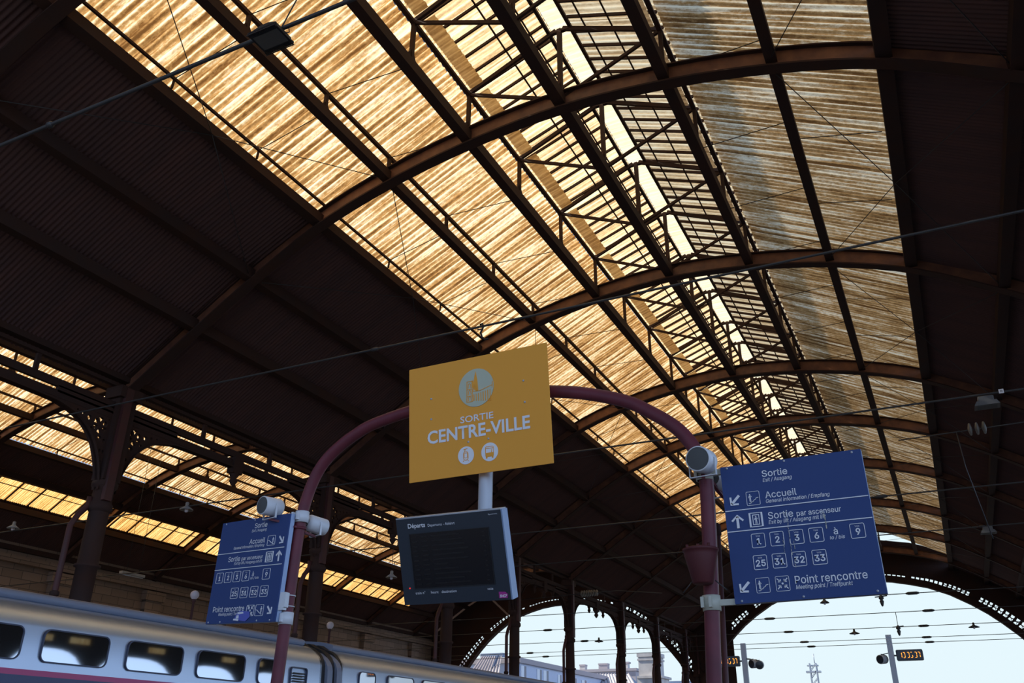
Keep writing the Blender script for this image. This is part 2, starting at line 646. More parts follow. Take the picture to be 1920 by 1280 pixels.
def hall(cx, dz, half, where, side_w):
    # ribs
    proto = make_rib(half)
    for i, y in enumerate(RIBY):
        lab = f'{ORD[i]} arched rusty iron rib from the near end of {where}'
        if i == 0:
            r = proto
            r.location = (cx, y, dz)
            tag(r, lab, 'roof rib', f'arched ribs of {where}')
        else:
            r = dup(proto, (cx, y, dz), label=lab, category='roof rib', group=f'arched ribs of {where}')
    # lengthwise beams
    sides = ((-1, 'sunlit'), (1, 'shaded'))
    yl, yb = Y0, RIBY[-1]
    for s, sd in sides:
        t = thing('edge_beam', f'dark iron edge beam along the foot of the {sd} skylight slope of {where}', 'roof beam', (cx, 0, dz), f'lengthwise beams of {where}')
        x = s * 7.73
        MB().box((x - 0.17, yl, 15.42), (x + 0.17, YG, 15.72)).build('beam', 'iron', t)
        if s < 0:
            MB().box((s * 7.48 - 0.03, yl, 15.93), (s * 7.48 + 0.03, yb, 16.0)).build('rail', 'iron', t)
        for y in NODES if s < 0 else ():
            MB().bar((s * 7.52, y, 15.7), (s * 7.50, y, 15.95), 0.045, 0.045).build('post', 'iron', t)
        t = thing('lattice_purlin', f'iron purlin with short posts halfway up the {sd} skylight slope of {where}', 'roof beam', (cx, 0, dz), f'lengthwise beams of {where}')
        x = s * 5.4
        MB().box((x - 0.13, yl, 16.25), (x + 0.13, yb, 16.55)).build('beam', 'iron', t)
        MB().box((x - 0.05, yl, 17.06), (x + 0.05, yb, 17.16)).build('rail', 'iron', t)
        pm = None
        for y in NODES:
            if pm is None:
                pm = MB().bar((x, 0, 16.5), (x, 0, 17.1), 0.09, 0.09).prism([(-0.22, 16.55), (0.22, 16.55), (0.05, 16.8), (-0.05, 16.8)], x - 0.02, x + 0.02, 'YZ').build('post', 'iron', t)
                pm.location = (0, y, 0)
            else:
                q = pm.copy()
                C.objects.link(q)
                q.location = (0, y, 0)
        t = thing('lantern_purlin', f'iron purlin carrying the {sd} side of the raised roof lantern of {where}', 'roof beam', (cx, 0, dz), f'lengthwise beams of {where}')
        x = s * 2.81
        MB().box((x - 0.14, yl, 16.77), (x + 0.14, yb, 17.1)).build('beam', 'iron', t)
        MB().box((x - 0.06, yl, 18.4), (x + 0.06, yb, 18.5)).build('rail', 'iron', t)
        pm = None
        for y in NODES:
            if pm is None:
                pm = MB().bar((x, 0, 17.0), (x, 0, 18.45), 0.1, 0.1).prism([(-0.3, 17.1), (0.3, 17.1), (0.06, 17.5), (-0.06, 17.5)], x - 0.02, x + 0.02, 'YZ').build('post', 'iron', t)
                pm.location = (0, y, 0)
            else:
                q = pm.copy()
                C.objects.link(q)
                q.location = (0, y, 0)
        for off, nm in (((9.62, 'upper'), (11.55, 'lower')) if side_w and s < 0 else ((10.05, 'upper'), (12.0, 'lower'))):
            z = prof(off)
            tag(MB().box((cx + s * off - 0.15, Y0, dz + z - 0.2), (cx + s * off + 0.15, YG, dz + z + 0.14)).build('roof_purlin', 'iron'),
                f'{nm} dark purlin under the brown corrugated roof on the {sd} side of {where}', 'roof beam', f'lengthwise beams of {where}')
        tag(MB().box((cx + s * half - 0.15, Y0, dz + 11.56), (cx + s * half + 0.15, YG, dz + 11.85)).build('eaves_beam', 'iron'),
            f'dark eaves beam at the foot of the roof on the {sd} side of {where}', 'roof beam', f'lengthwise beams of {where}')
    t = thing('ridge_purlin', f'middle iron purlin with tall posts up to the ridge of {where}', 'roof beam', (cx, 0, dz), f'lengthwise beams of {where}')
    MB().box((-0.15, yl, 17.0), (0.15, yb, 17.33)).build('beam', 'iron', t)
    for s in (-1, 1):
        MB().box((s * 0.32 - 0.045, yl, 19.66), (s * 0.32 + 0.045, yb, 19.76)).build('rail', 'iron', t)
    pm = None
    for y in NODES:
        if pm is None:
            pm = MB().bar((0, 0, 17.3), (0, 0, 19.72), 0.12, 0.12).prism([(-0.3, 17.33), (0.3, 17.33), (0.07, 17.8), (-0.07, 17.8)], -0.02, 0.02, 'YZ').box((-0.36, -0.05, 19.62), (0.36, 0.05, 19.7)).build('post', 'iron', t)
            pm.location = (0, y, 0)
        else:
            q = pm.copy()
            C.objects.link(q)
            q.location = (0, y, 0)
    tag(MB().add_ret([(cx - 0.29, yl, dz + 19.9), (cx + 0.29, yl, dz + 19.9), (cx + 0.29, yb, dz + 19.9), (cx - 0.29, yb, dz + 19.9)], [(0, 1, 2, 3)]).build('ridge_light', 'ridge_cap'),
        f'bright clear strip along the very ridge of {where}', 'skylight')
    # cross frames of the lantern
    proto = bpy.data.objects.new('roof_truss', None)
    C.objects.link(proto)
    for s in (-1, 1):
        MB().bar((s * 0.12, 0, 17.28), (s * 2.78, 0, 18.45), 0.07, 0.09).build('tie', 'iron', proto)
        MB().bar((s * 2.8, 0, 18.52), (s * 0.1, 0, 19.72), 0.08, 0.13).build('rafter', 'iron', proto)
        MB().tube([(s * 5.4, 0, 17.1), (s * 2.9, 0, 17.0)], 0.013, 5).build('tie_rod', 'wire', proto)
        MB().tube([(s * 7.5, 0, 15.98), (s * 5.45, 0, 16.45)], 0.013, 5).build('tie_rod', 'wire', proto)
    for i, y in enumerate(NODES):
        nb = sum(1 for r in RIBY if r < y + 0.1)
        k = NODES.index(y) - (NODES.index(min(NODES, key=lambda q: abs(q - RIBY[nb - 1]))) if nb else 0)
        pos = ('before the first rib' if nb == 0 else f'at the {ORD[nb - 1]} rib' if k == 0 else f'{ORD[k - 1]} past the {ORD[nb - 1]} rib')
        if nb == 0:
            pos = f'{ORD[i]} of those before the first rib'
        lab = f'iron lantern truss of {where}, {pos}'
        if i == 0:
            r = proto
            r.location = (cx, y, dz)
            tag(r, lab, 'roof frame', f'lantern cross frames of {where}')
        else:
            dup(proto, (cx, y, dz), label=lab, category='roof frame', group=f'lantern cross frames of {where}')
    # sheets, bay by bay
    bays = list(zip([Y0] + RIBY[:-1], RIBY))
    for i, (ya, yb_) in enumerate(bays[1:] if not side_w else ()):
        for s, sd in sides:
            t = thing('cross_bracing', f'thin crossed bracing rods on the {sd} roof slope, between the {ORD[i]} and {ORD[i + 1]} ribs', 'bracing', (cx, 0, dz), 'bracing rods of the main hall')
            ym = (ya + yb_) / 2
            e_ = (s * 7.6, ym, 15.42)
            for y in (ya + 0.3, yb_ - 0.3):
                MB().tube([e_, (s * 5.42, y, 16.2)], 0.012, 5).build('rod', 'wire', t)
                MB().tube([e_, (s * 9.9, y, prof(10.05) - 0.12)], 0.012, 5).build('rod', 'wire', t)
    for i, (ya, yb_) in enumerate(bays):
        bay = 'before the first rib' if i == 0 else f'between the {ORD[i - 1]} and {ORD[i]} ribs'
        for s, sd in sides:
            ln = [(cx + s * o, dz + slope_z(o)) for o in (8.0, 6.6, 5.2, 3.9, 2.93)]
            tag(corrugated(MB(), ln, ya, yb_, 0.2, 0.035).build('skylight', 'sky_sheet'),
                f'streaky {sd} skylight of {where}, {bay}', 'skylight', f'{sd} skylights of {where}')
            t = thing('lantern_roof', f'{sd} lantern glazing of {where}, {bay}', 'skylight', (cx, ya, dz), f'{sd} lantern lights of {where}')
            L = yb_ - ya
            ln = [(s * o, 18.86 + (2.95 - o) * 0.39) for o in (3.05, 2.1, 1.2, 0.3)]
            corrugated(MB(), ln, 0, L, 0.2, 0.022).build('sheet', 'lantern_sheet', t)
            ns = sorted(set([0] + [y - ya for y in NODES if ya - 0.01 < y < yb_ - 0.1] + [L]))
            for a, b in zip(ns[:-1], ns[1:]):
                if b - a > 0.6:
                    corrugated(MB(), [(s * 2.7, 18.52), (s * 2.3, 18.66)], a + 0.15, b - 0.15, 0.2, 0.02).build('skirt', 'skirt_sheet', t)
            g = MB()
            nbars = int(L / 0.58)
            for k in range(nbars):
                y = (k + 0.5) * L / nbars
                g.bar((s * 2.85, y, 18.82), (s * 0.34, y, 19.78), 0.045, 0.09)
            g.box((s * 1.5 - 0.02, 0, 19.28), (s * 1.5 + 0.02, L, 19.32))
            g.box((s * 0.75 - 0.02, 0, 19.56), (s * 0.75 + 0.02, L, 19.60))
            g.build('glazing_grid', 'iron', t)
    # dark corrugated roof slopes
    for s, sd in sides:
        if side_w and s < 0:
            segs = [([7.73, 9.7], Y0, YG), ([9.7, 11.45], 72.5, YG), ([11.45, 12.0, half + 0.4], Y0, YG)]
        else:
            segs = [([7.73, 10.05, 12.0, half + 0.3], Y0, YG)]
        for offs, a, b in segs:
            ln = [(cx + s * o, dz + (15.76 if o == 7.73 else prof(o) + 0.24)) for o in offs]
            c = struct(corrugated(MB(), ln, a, b, 0.13, 0.02, 6).build('ceiling', 'dark_sheet'))
            c['label'] = f'brown corrugated roof lining on the {sd} side of {where}'
        # closed bay between the last rib and the gable
    ln = [(cx + o, dz + prof(o) + 0.75) for o in (-7.9, -5, -2.5, 0, 2.5, 5, 7.9)]
    struct(corrugated(MB(), ln, RIBY[-1] + (0.0 if side_w else 0.1), YG, 0.13, 0.02, 6).build('ceiling', 'dark_sheet'))
    if side_w:
        ln = [(cx - o, dz + prof(o) + 0.24) for o in (9.65, 11.5)]
        for i, (ya, yb_) in enumerate(bays):
            yb_ = min(yb_, 72.5)
            if yb_ <= ya:
                continue
            bay = 'before the first rib' if i == 0 else f'between the {ORD[i - 1]} and {ORD[i]} ribs'
            t = thing('lower_skylight', f'low amber skylight of {where}, {bay}', 'skylight', (0, 0, 0), f'low amber skylights of {where}')
            corrugated(MB(), ln, ya, yb_, 0.13, 0.02).build('sheet', 'amber_sheet', t)
            g = MB()
            n = max(1, int((yb_ - ya) / 1.25))
            for k in range(n):
                y = ya + (k + 0.5) * (yb_ - ya) / n
                g.bar((ln[0][0], y, ln[0][1] - 0.08), (ln[1][0], y, ln[1][1] - 0.08), 0.07, 0.08)
            f = 0.6
            xm, zm = ln[0][0] * f + ln[1][0] * (1 - f), ln[0][1] * f + ln[1][1] * (1 - f)
            g.box((xm - 0.02, ya, zm - 0.12), (xm + 0.02, yb_, zm - 0.08))
            g.build('glazing_grid', 'iron', t)


def _add_ret(s, vs, fs):
    s.add(vs, fs)
    return s


MB.add_ret = _add_ret
hall(CX, 0.0, HALF, 'the main hall', False)
hall(CX2, DZ2, HALF2, 'the side hall', True)


# ------------------------------------------------------------------ plates with cut-outs (cast iron)
def plate(name, loops, thick, plane, m, parent=None, at=0.0):
    """flat plate: first loop is the outline, the others are holes"""
    cu = bpy.data.curves.new('plate', 'CURVE')
    cu.dimensions = '2D'
    cu.fill_mode = 'BOTH'
    cu.extrude = thick / 2
    for lp in loops:
        sp = cu.splines.new('POLY')
        sp.points.add(len(lp) - 1)
        for p, (a, b) in zip(sp.points, lp):
            p.co = (a, b, 0, 1)
        sp.use_cyclic_u = True
    ob = bpy.data.objects.new('plate', cu)
    C.objects.link(ob)
    me = bpy.data.meshes.new_from_object(ob.evaluated_get(bpy.context.evaluated_depsgraph_get()))
    bpy.data.objects.remove(ob)
    for v in me.vertices:
        a, b, c = v.co
        v.co = (a, c + at, b) if plane == 'XZ' else (c + at, a, b)
    me.materials.clear()
    me.materials.append(M[m])
    o = bpy.data.objects.new(name, me)
    C.objects.link(o)
    if parent:
        o.parent = parent
    return o


def disc(cx, cy, r, n=12, a0=0.0, squash=1.0):
    return [(cx + r * math.cos(a0 + 2 * PI * k / n), cy + r * squash * math.sin(a0 + 2 * PI * k / n)) for k in range(n)]


def rosette(cx, cy, R):
    hs = []
    for k in range(6):
        a = 2 * PI * (k + 0.5) / 6
        hs.append([(cx + r * math.cos(a + d), cy + r * math.sin(a + d)) for r, d in
                   ((R * 0.45, -0.28), (R * 0.92, -0.40), (R, 0), (R * 0.92, 0.40), (R * 0.45, 0.28), (R * 0.36, 0))])
    return hs


def smooth2(pts, n=4):
    o = []
    for i in range(len(pts) - 1):
        p = [Vector((*pts[max(0, min(len(pts) - 1, i + k))], 0)) for k in (-1, 0, 1, 2)]
        for j in range(n):
            u = j / n
            v = 0.5 * ((2 * p[1]) + (p[2] - p[0]) * u + (2 * p[0] - 5 * p[1] + 4 * p[2] - p[3]) * u * u + (3 * p[1] - p[0] - 3 * p[2] + p[3]) * u ** 3)
            o.append((v.x, v.y))
    o.append(pts[-1])
    return o


def bracket_loops(L, z0=7.9, zt=10.4):
    z0 = 8.1
    key = [(0.29, 8.1), (0.34, 8.5), (0.45, 8.9), (0.60, 9.25), (0.78, 9.55), (1.12, 9.88), (1.5, 10.08), (1.95, 10.2), (2.5, 10.26), (L, 10.28)]
    arc = smooth2(key, 3)
    outer = [(0.24, z0)] + arc[1:] + [(L, zt), (0.24, zt)]
    holes = rosette(0.62, 10.03, 0.25)
    holes += [disc(0.40, 9.62, 0.055, 8), disc(0.56, 9.66, 0.07, 8), disc(0.36, 9.3, 0.035, 8, squash=2), disc(0.47, 9.3, 0.035, 8, squash=1.8),
              disc(0.39, 9.0, 0.03, 8, squash=1.5), disc(1.02, 10.14, 0.075, 8), disc(1.24, 10.20, 0.05, 8), disc(1.45, 10.24, 0.032, 6), disc(0.9, 9.86, 0.05, 8), disc(0.36, 10.27, 0.04, 6)]
    hs = []
    for h in holes:                                  # keep the holes inside the plate
        ok = True
        for (a, b) in h:
            za = min((q for q in arc), key=lambda q: abs(q[0] - a))[1]
            if b < za + 0.02 or b > zt - 0.03:
                ok = False
        if ok:
            hs.append(h)
    return [outer] + hs


# ------------------------------------------------------------------ columns of the arcade
def lathe_ring(z, r):
    return [(r, z - 0.06), (r + 0.07, z - 0.03), (r + 0.07, z + 0.03), (r, z + 0.06)]


COLY = RIBY + [YG]
sh = MB()
pr = [(0.45, 0), (0.45, 0.5), (0.38, 0.6), (0.31, 0.7)]
for z in (3.2, 6.1):
    pr += lathe_ring(z, 0.28)
pr += [(0.27, 7.6)]
sh.lathe(pr, 20)
shaft_me = sh.build('shaft', 'iron')
co = MB().lathe([(0.27, 7.6), (0.34, 7.68), (0.34, 7.8), (0.28, 7.9), (0.28, 8.25), (0.36, 8.33), (0.36, 8.45), (0.28, 8.55)], 20)
collar_me = co.build('capital', 'iron')
up = MB().box((-0.24, -0.30, 8.5), (0.24, 0.30, 11.3))
up.box((-0.34, -0.40, 11.0), (0.34, 0.40, 11.35))
upper_me = up.build('upper_shaft', 'iron')
pil_me = MB().box((0.22, -0.22, 7.9), (0.36, 0.04, 11.3)).build('pilaster', 'red_iron')
for o in (shaft_me, collar_me, upper_me, pil_me):
    C.objects.unlink(o)
for i, y in enumerate(COLY):
    t = thing('arcade_column', f'{ORD[i]} cast iron arcade column from the near end, with scrolled brackets' if i < 9 else 'cast iron column at the far gable, last of the arcade', 'column', (XA, y, 0), 'arcade columns')
    for o in (shaft_me, collar_me, upper_me, pil_me):
        q = o.copy()
        C.objects.link(q)
        q.parent = t
    for s in (-1, 1):
        j = i + s
        if j < 0:
            L = 4.45
        elif j >= len(COLY):
            continue
        else:
            L = abs(COLY[j] - y) / 2
        lp = bracket_loops(L)
        if s < 0:
            lp = [[(-a, b) for a, b in l] for l in lp]
        plate('bracket', lp, 0.10, 'YZ', 'iron', t)
        lo = [(s * a, b) for a, b in bracket_loops(L)[0][1:-2]]
        MB().ribbon(lo, [(a, b + 0.05) for a, b in lo], -0.14, 0.14, 'YZ').build('arch_rim', 'iron', t)
# rain pipe beside each column
pp = MB().tube([(0, 0.0, 8.0), (0, 0, 7.75), (0, -0.25, 7.45), (0, -0.42, 7.1), (0, -0.42, 0.0)], 0.085, 10).build('pipe', 'red_iron')
pc = MB().lathe([(0.085, 0), (0.12, 0.02), (0.12, 0.12), (0.085, 0.14)], 10, (0, -0.42, 5.2)).build('pipe_clip', 'iron')
for o in (pp, pc):
    C.objects.unlink(o)
for i, y in enumerate(RIBY):
    t = thing('rain_pipe', f'dark red rain pipe running down beside the {ORD[i]} arcade column', 'pipe', (XA - 0.12, y - 0.30, 0), 'rain pipes on the columns')
    for o in (pp, pc):
        q = o.copy()
        C.objects.link(q)
        q.parent = t
# girder over the columns
t = thing('arcade_girder', 'long open iron girder running along the tops of the arcade columns', 'girder', (XA, 0, 0))
MB().box((-0.07, Y0, 11.36), (0.07, YG, 11.46)).build('top_chord', 'iron', t)
MB().box((-0.06, Y0, 10.66), (0.06, YG, 10.88)).build('middle_chord', 'iron', t)
MB().box((-0.06, Y0, 10.35), (0.06, YG, 10.56)).build('lower_chord', 'iron', t)
for a, b in zip(COLY[:-1], COLY[1:]):
    for k in (1, 2):
        y = a + (b - a) * k / 3
        MB().box((-0.05, y - 0.06, 10.85), (0.05, y + 0.06, 11.35)).build('post', 'iron', t)
    MB().box((-0.06, a - 2.2, 10.5), (0.06, a + 2.2, 10.7)).build('filler_plate', 'iron', t)
    m = (a + b) / 2
    MB().box((-0.15, m - 0.22, 10.1), (0.15, m + 0.22, 10.66)).lathe([(0.0, -0.45), (0.06, -0.4), (0.15, -0.25), (0.09, -0.15), (0.16, -0.05), (0.16, 0.05)], 10, (0, m, 10.1)).build('pendant', 'iron', t)
    if a > 40:
        for q in (m - 1.3, m + 1.3):
            MB().lathe([(0.0, -0.4), (0.05, -0.36), (0.12, -0.2), (0.07, -0.12), (0.12, 0), (0.12, 0.2)], 8, (0, q, 10.2)).build('pendant', 'iron', t)


# ------------------------------------------------------------------ far gables with lattice arches
GZ = [(0, 15.0), (1.5, 14.97), (3.0, 14.8), (4.4, 14.5), (5.7, 14.15), (7.2, 13.5), (8.6, 12.65), (9.7, 11.85), (10.6, 11.05), (11.5, 10.15), (12.2, 9.35), (12.9, 8.4), (13.5, 7.3), (13.8, 6.3)]


def gable(cx, dz, half, label, xs=1.0, top=0.8):
    low = [(-a * xs, b) for a, b in GZ[::-1]] + [(a * xs, b) for a, b in GZ[1:]]
    n = len(low)
    nrm = []
    for i, p in enumerate(low):
        a, b = low[max(i - 1, 0)], low[min(i + 1, n - 1)]
        d = Vector((b[0] - a[0], b[1] - a[1])).normalized()
        nrm.append((-d.y, d.x))

    def off(h):
        return [(p[0] + q[0] * h, p[1] + q[1] * h) for p, q in zip(low, nrm)]
    t = thing('gable_arch', label, 'arch', (cx, YG + (0.1 if cx < -20 else 0), dz), 'far gable arches')
    MB().ribbon(low, off(0.42), -0.3, 0.3).build('arch_rim', 'iron', t)
    roof = [(o, prof(o) + top) for o in [half * k / 10 for k in range(-10, 11)]]
    outer = off(0.35) + [(half, 6.3)] + roof[::-1] + [(-half, 6.3)]
    holes = []
    for i in range(n - 1):
        a, b = low[i], low[i + 1]
        L = math.hypot(b[0] - a[0], b[1] - a[1])
        k = max(1, int(L / 0.32))
        for j in range(k):
            f = (j + 0.5) / k
            c = (a[0] + (b[0] - a[0]) * f, a[1] + (b[1] - a[1]) * f)
            nx, nz = nrm[i][0] * (1 - f) + nrm[i + 1][0] * f, nrm[i][1] * (1 - f) + nrm[i + 1][1] * f
            tx, tz = nz, -nx
            r = abs(c[0]) / 13.8
            if abs(r - 0.615) < 0.02 or abs(r - 0.30) < 0.012 or r > 0.97:
                continue
            h = 0.10 + 0.75 * max(0, r - 0.25) ** 1.1
            w2 = min(0.15, L / k * 0.36)

            def pt(u, v):
                return (c[0] + tx * u * w2 + nx * (0.55 + v * h), c[1] + tz * u * w2 + nz * (0.55 + v * h))
            if h < 0.25:
                holes.append([pt(-1, 0), pt(1, 0), pt(1, 1), pt(-1, 1)])
            else:
                holes.append([pt(-0.95, 0), pt(0.75, 0), pt(-0.1, 0.42), pt(-0.95, 0.36)])
                holes.append([pt(-0.6, 0.56), pt(0.2, 0.5), pt(0.95, 0.62), pt(0.95, 1.0), pt(-0.8, 1.0)])
                holes.append([pt(0.55, 0.2), pt(1.0, 0.08), pt(1.0, 0.48), pt(0.35, 0.40)])
    plate('lattice_panel', [outer] + holes, 0.12, 'XZ', 'iron', t)
    for s in (-1, 1):
        MB().box((s * 13.8 * xs - 0.4, -0.35, -1.0), (s * 13.8 * xs + 0.4, 0.35, 6.5 - dz)).build('pier', 'iron', t)


gable(CX, 0.0, HALF, 'wide lattice-edged arch closing the far end of the main hall')
gable(CX2 + 1.5, -0.35, HALF2 + 2.2, 'lattice-edged arch closing the far end of the side hall', 0.90, 2.6)

# ------------------------------------------------------------------ the rest of the shell
XW = CX2 - HALF2
wl = MB().box((XW - 0.8, -30, -1), (XW, YG + 2, 12.9))
struct(wl.build('wall_left', 'stone'))
for i, y in enumerate(RIBY):
    struct(MB().box((XW, y - 0.7, -1), (XW + 0.35, y + 0.7, 10.6)).box((XW, y - 0.85, 10.6), (XW + 0.5, y + 0.85, 11.2)).build('trim_%d' % (i + 1), 'stone'))
struct(MB().box((XW, -20, 11.3), (XW + 0.45, YG + 2, 11.7)).build('trim_10', 'stone'))
# blind arches in the stone wall
k = 0
for a, b in zip(RIBY[:-1], RIBY[1:]):
    n = 3
    for j in range(n):
        k += 1
        y = a + 0.9 + (b - a - 1.8) * (j + 0.5) / n
        wd = (b - a - 1.8) / n * 0.36
        pts = [(y + wd * math.cos(q * PI / 12), 7.1 + wd * math.sin(q * PI / 12)) for q in range(13)] + [(y - wd, 2.0), (y + wd, 2.0)]
        t = thing('window_%d' % k, 'dark round-headed window in the stone wall', 'window')
        del t['category'], t['label']
        struct(t)
        MB().prism(pts, XW - 0.02, XW + 0.02, 'YZ').build('pane', 'screen', t)
        arc = [(y + (wd + 0.02) * math.cos(q * PI / 12), 7.1 + (wd + 0.02) * math.sin(q * PI / 12)) for q in range(13)]
        arc2 = [(y + (wd + 0.3) * math.cos(q * PI / 12), 7.1 + (wd + 0.3) * math.sin(q * PI / 12)) for q in range(13)]
        MB().ribbon(arc, arc2, XW, XW + 0.12, 'YZ').build('surround', 'stone', t)
# black arched stand-in for the right-hand hall, added for its reflection in the train windows
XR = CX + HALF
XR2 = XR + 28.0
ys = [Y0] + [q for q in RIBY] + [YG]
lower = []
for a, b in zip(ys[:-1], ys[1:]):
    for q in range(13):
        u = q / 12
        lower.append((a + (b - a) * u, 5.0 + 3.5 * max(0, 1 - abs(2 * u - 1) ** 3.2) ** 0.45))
slots = [[(y, 9.0), (y + 2.2, 9.0), (y + 2.2, 9.5), (y, 9.5)] for y in (3, 9.5, 14, 21.5, 27, 30.5, 38, 45.5, 49, 57, 66, 70)]  # openings for the added amber strip to show in reflections
struct(plate('screen_right', [lower + [(YG, 12), (Y0, 12)]] + slots, 0.4, 'YZ', 'shade_black', None, XR2))
struct(MB().add_ret([(XR2 + 0.3, Y0, 8.9), (XR2 + 0.3, YG, 8.9), (XR2 + 0.3, YG, 9.6), (XR2 + 0.3, Y0, 9.6)], [(0, 1, 2, 3)]).build('window_60', 'amber_sheet'))  # unseen amber strip added to give orange bars in the train windows
for y in ys:
    struct(MB().box((XR2 - 0.3, y - 0.3, -1), (XR2 + 0.3, y + 0.3, 4.3)).build('trim_20', 'iron'))
struct(MB().box((XR - 0.2, Y0, 10.4), (XR + 0.2, YG, 11.3)).build('trim_21', 'iron'))

# unseen roof behind the camera, added to cut the light from that end
for cx_, dz_, h_ in ((CX, 0, HALF), (CX2, DZ2, HALF2)):
    for s in (-1, 1):
        ln = [(cx_ + s * o, dz_ + (15.76 if o == 7.73 else prof(o) + 0.24)) for o in (7.73, 10.05, 12.0, h_ + 0.2)]
        struct(corrugated(MB(), ln, -6, Y0, 0.13, 0.02, 4).build('ceiling', 'dark_sheet'))
        ln = [(cx_ + s * o, dz_ + slope_z(o)) for o in (8.0, 4, 0.0)]
        struct(corrugated(MB(), ln, -6, Y0 - 0.02, 0.2, 0.035, 4).build('ceiling', 'dark_sheet'))  # skylight slopes closed in dark sheet here to keep warm light out
# ground: platform, track bed, second platform
struct(MB().box((-12.0, -30, -0.9), (7.0, 84, 0)).build('floor', 'concrete'))
struct(MB().box((-400, -400, -1.3), (400, 700, -0.95)).build('ground', 'ground'))
struct(MB().box((-20.0, -30, -0.95), (-12.0, 84, -0.75)).build('track_bed', 'ballast'))
struct(MB().box((XW + 6, -30, -0.95), (-20.0, 84, -0.05)).build('floor', 'concrete'))


# ------------------------------------------------------------------ sign gate
GY = 6.0
t = thing('sign_gate', 'plum painted tubular steel arch on two poles carrying the signs', 'sign gate', (-3.25, GY, 0))
path = [(-5.20, 0), (-5.14, 1.2), (-5.11, 2.1), (-5.085, 2.9), (-5.065, 3.35), (-5.03, 3.6), (-4.95, 3.83), (-4.84, 3.985), (-4.69, 4.10), (-4.53, 4.185), (-4.353, 4.25),
        (-3.96, 4.315), (-3.6, 4.335), (-3.25, 4.335), (-2.9, 4.31), (-2.6, 4.27), (-2.333, 4.21), (-2.063, 4.12), (-1.9, 4.045), (-1.767, 3.955), (-1.63, 3.85),
        (-1.53, 3.745), (-1.45, 3.61), (-1.40, 3.45), (-1.388, 3.3), (-1.41, 2.8), (-1.455, 2.03), (-1.50, 1.0), (-1.54, 0)]


def smooth(pts, n=4):
    o = []
    for i in range(len(pts) - 1):
        p = [Vector((*pts[max(0, min(len(pts) - 1, i + k))], 0)) for k in (-1, 0, 1, 2)]
        for j in range(n):
            u = j / n
            v = 0.5 * ((2 * p[1]) + (p[2] - p[0]) * u + (2 * p[0] - 5 * p[1] + 4 * p[2] - p[3]) * u * u + (3 * p[1] - p[0] - 3 * p[2] + p[3]) * u ** 3)
            o.append((v.x, v.y))
    o.append(pts[-1])
    return o


ap = [(x + 3.25, 0, z) for x, z in smooth(path)]
MB().tube(ap, 0.052, 20).build('arch_tube', 'gate', t)
for x in (-5.20, -1.54):
    MB().box((x + 3.25 - 0.14, -0.14, 0), (x + 3.25 + 0.14, 0.14, 0.02)).build('base_plate', 'gate', t)


def xs_at(z, left):
    pts = [p for p in path if (p[0] < -3) == left]
    pts = sorted(pts, key=lambda p: p[1])
    for a, b in zip(pts[:-1], pts[1:]):
        if a[1] <= z <= b[1]:
            return a[0] + (b[0] - a[0]) * (z - a[1]) / (b[1] - a[1])


for z, left, col, x_to, y_to in ((3.47, True, 'speaker', None, 0), (2.60, True, 'speaker', -5.16, -0.10), (3.42, False, 'cream_clamp', -1.19, 0.0), (2.515, False, 'cream_clamp', -1.22, 0.0), (3.37, True, 'gate', -5.2, -0.1)):
    x = xs_at(z, left) + 3.25
    h = 0.05 if col != 'gate' else 0.012
    c = MB().lathe([(0.053, -h), (0.062, -h), (0.062, h), (0.053, h)], 20, (x, 0, z)).box((x - 0.055, -0.085, z - h * 0.7), (x - 0.035, -0.05, z + h * 0.7)).box((x + 0.0, -0.085, z - h * 0.7), (x + 0.02, -0.055, z + h * 0.7))
    cl = c.build('clamp', col, t)
    if x_to is not None and h > 0.02:
        MB().bar((x, y_to * 0.5, z), (x_to + 3.25, y_to, z), 0.03, 0.04).build('sign_arm', 'cream_clamp', t)


# ------------------------------------------------------------------ drawing on signs
class Pen(MB):
    """flat shapes laid on the face of a sign, in metres from its lower left corner"""
    Y = -0.0035

    def ln(s, pts, wd, closed=False):
        pts = list(pts) + ([pts[0]] if closed else [])
        for (a, b), (c, d) in zip(pts[:-1], pts[1:]):
            s.bar((a, s.Y, b), (c, s.Y, d), wd, 0.003, (0, 1, 0))
        for a, b in pts[1:-1] if not closed else pts[:-1]:
            s.prism(disc(a, b, wd / 2, 8), s.Y - 0.0015, s.Y + 0.0015)
        return s

    def disc(s, x, z, r, n=28):
        s.prism(disc(x, z, r, n), s.Y - 0.0015, s.Y + 0.0015)
        return s

    def poly(s, pts):
        s.prism(pts, s.Y - 0.0015, s.Y + 0.0015)
        return s

    def rbox(s, x0, z0, x1, z1, r, wd):
        p = rrect(x0, z0, x1, z1, r)
        q = rrect(x0 + wd, z0 + wd, x1 - wd, z1 - wd, max(r - wd, 0.001))
        s.ribbon(p + [p[0]], q + [q[0]], s.Y - 0.0015, s.Y + 0.0015)
        return s


def rrect(x0, z0, x1, z1, r, n=5):
    o = []
    for cx, cz, a in ((x1 - r, z1 - r, 0), (x0 + r, z1 - r, 90), (x0 + r, z0 + r, 180), (x1 - r, z0 + r, 270)):
        for k in range(n + 1):
            th = math.radians(a + 90 * k / n)
            o.append((cx + r * math.cos(th), cz + r * math.sin(th)))
    return o


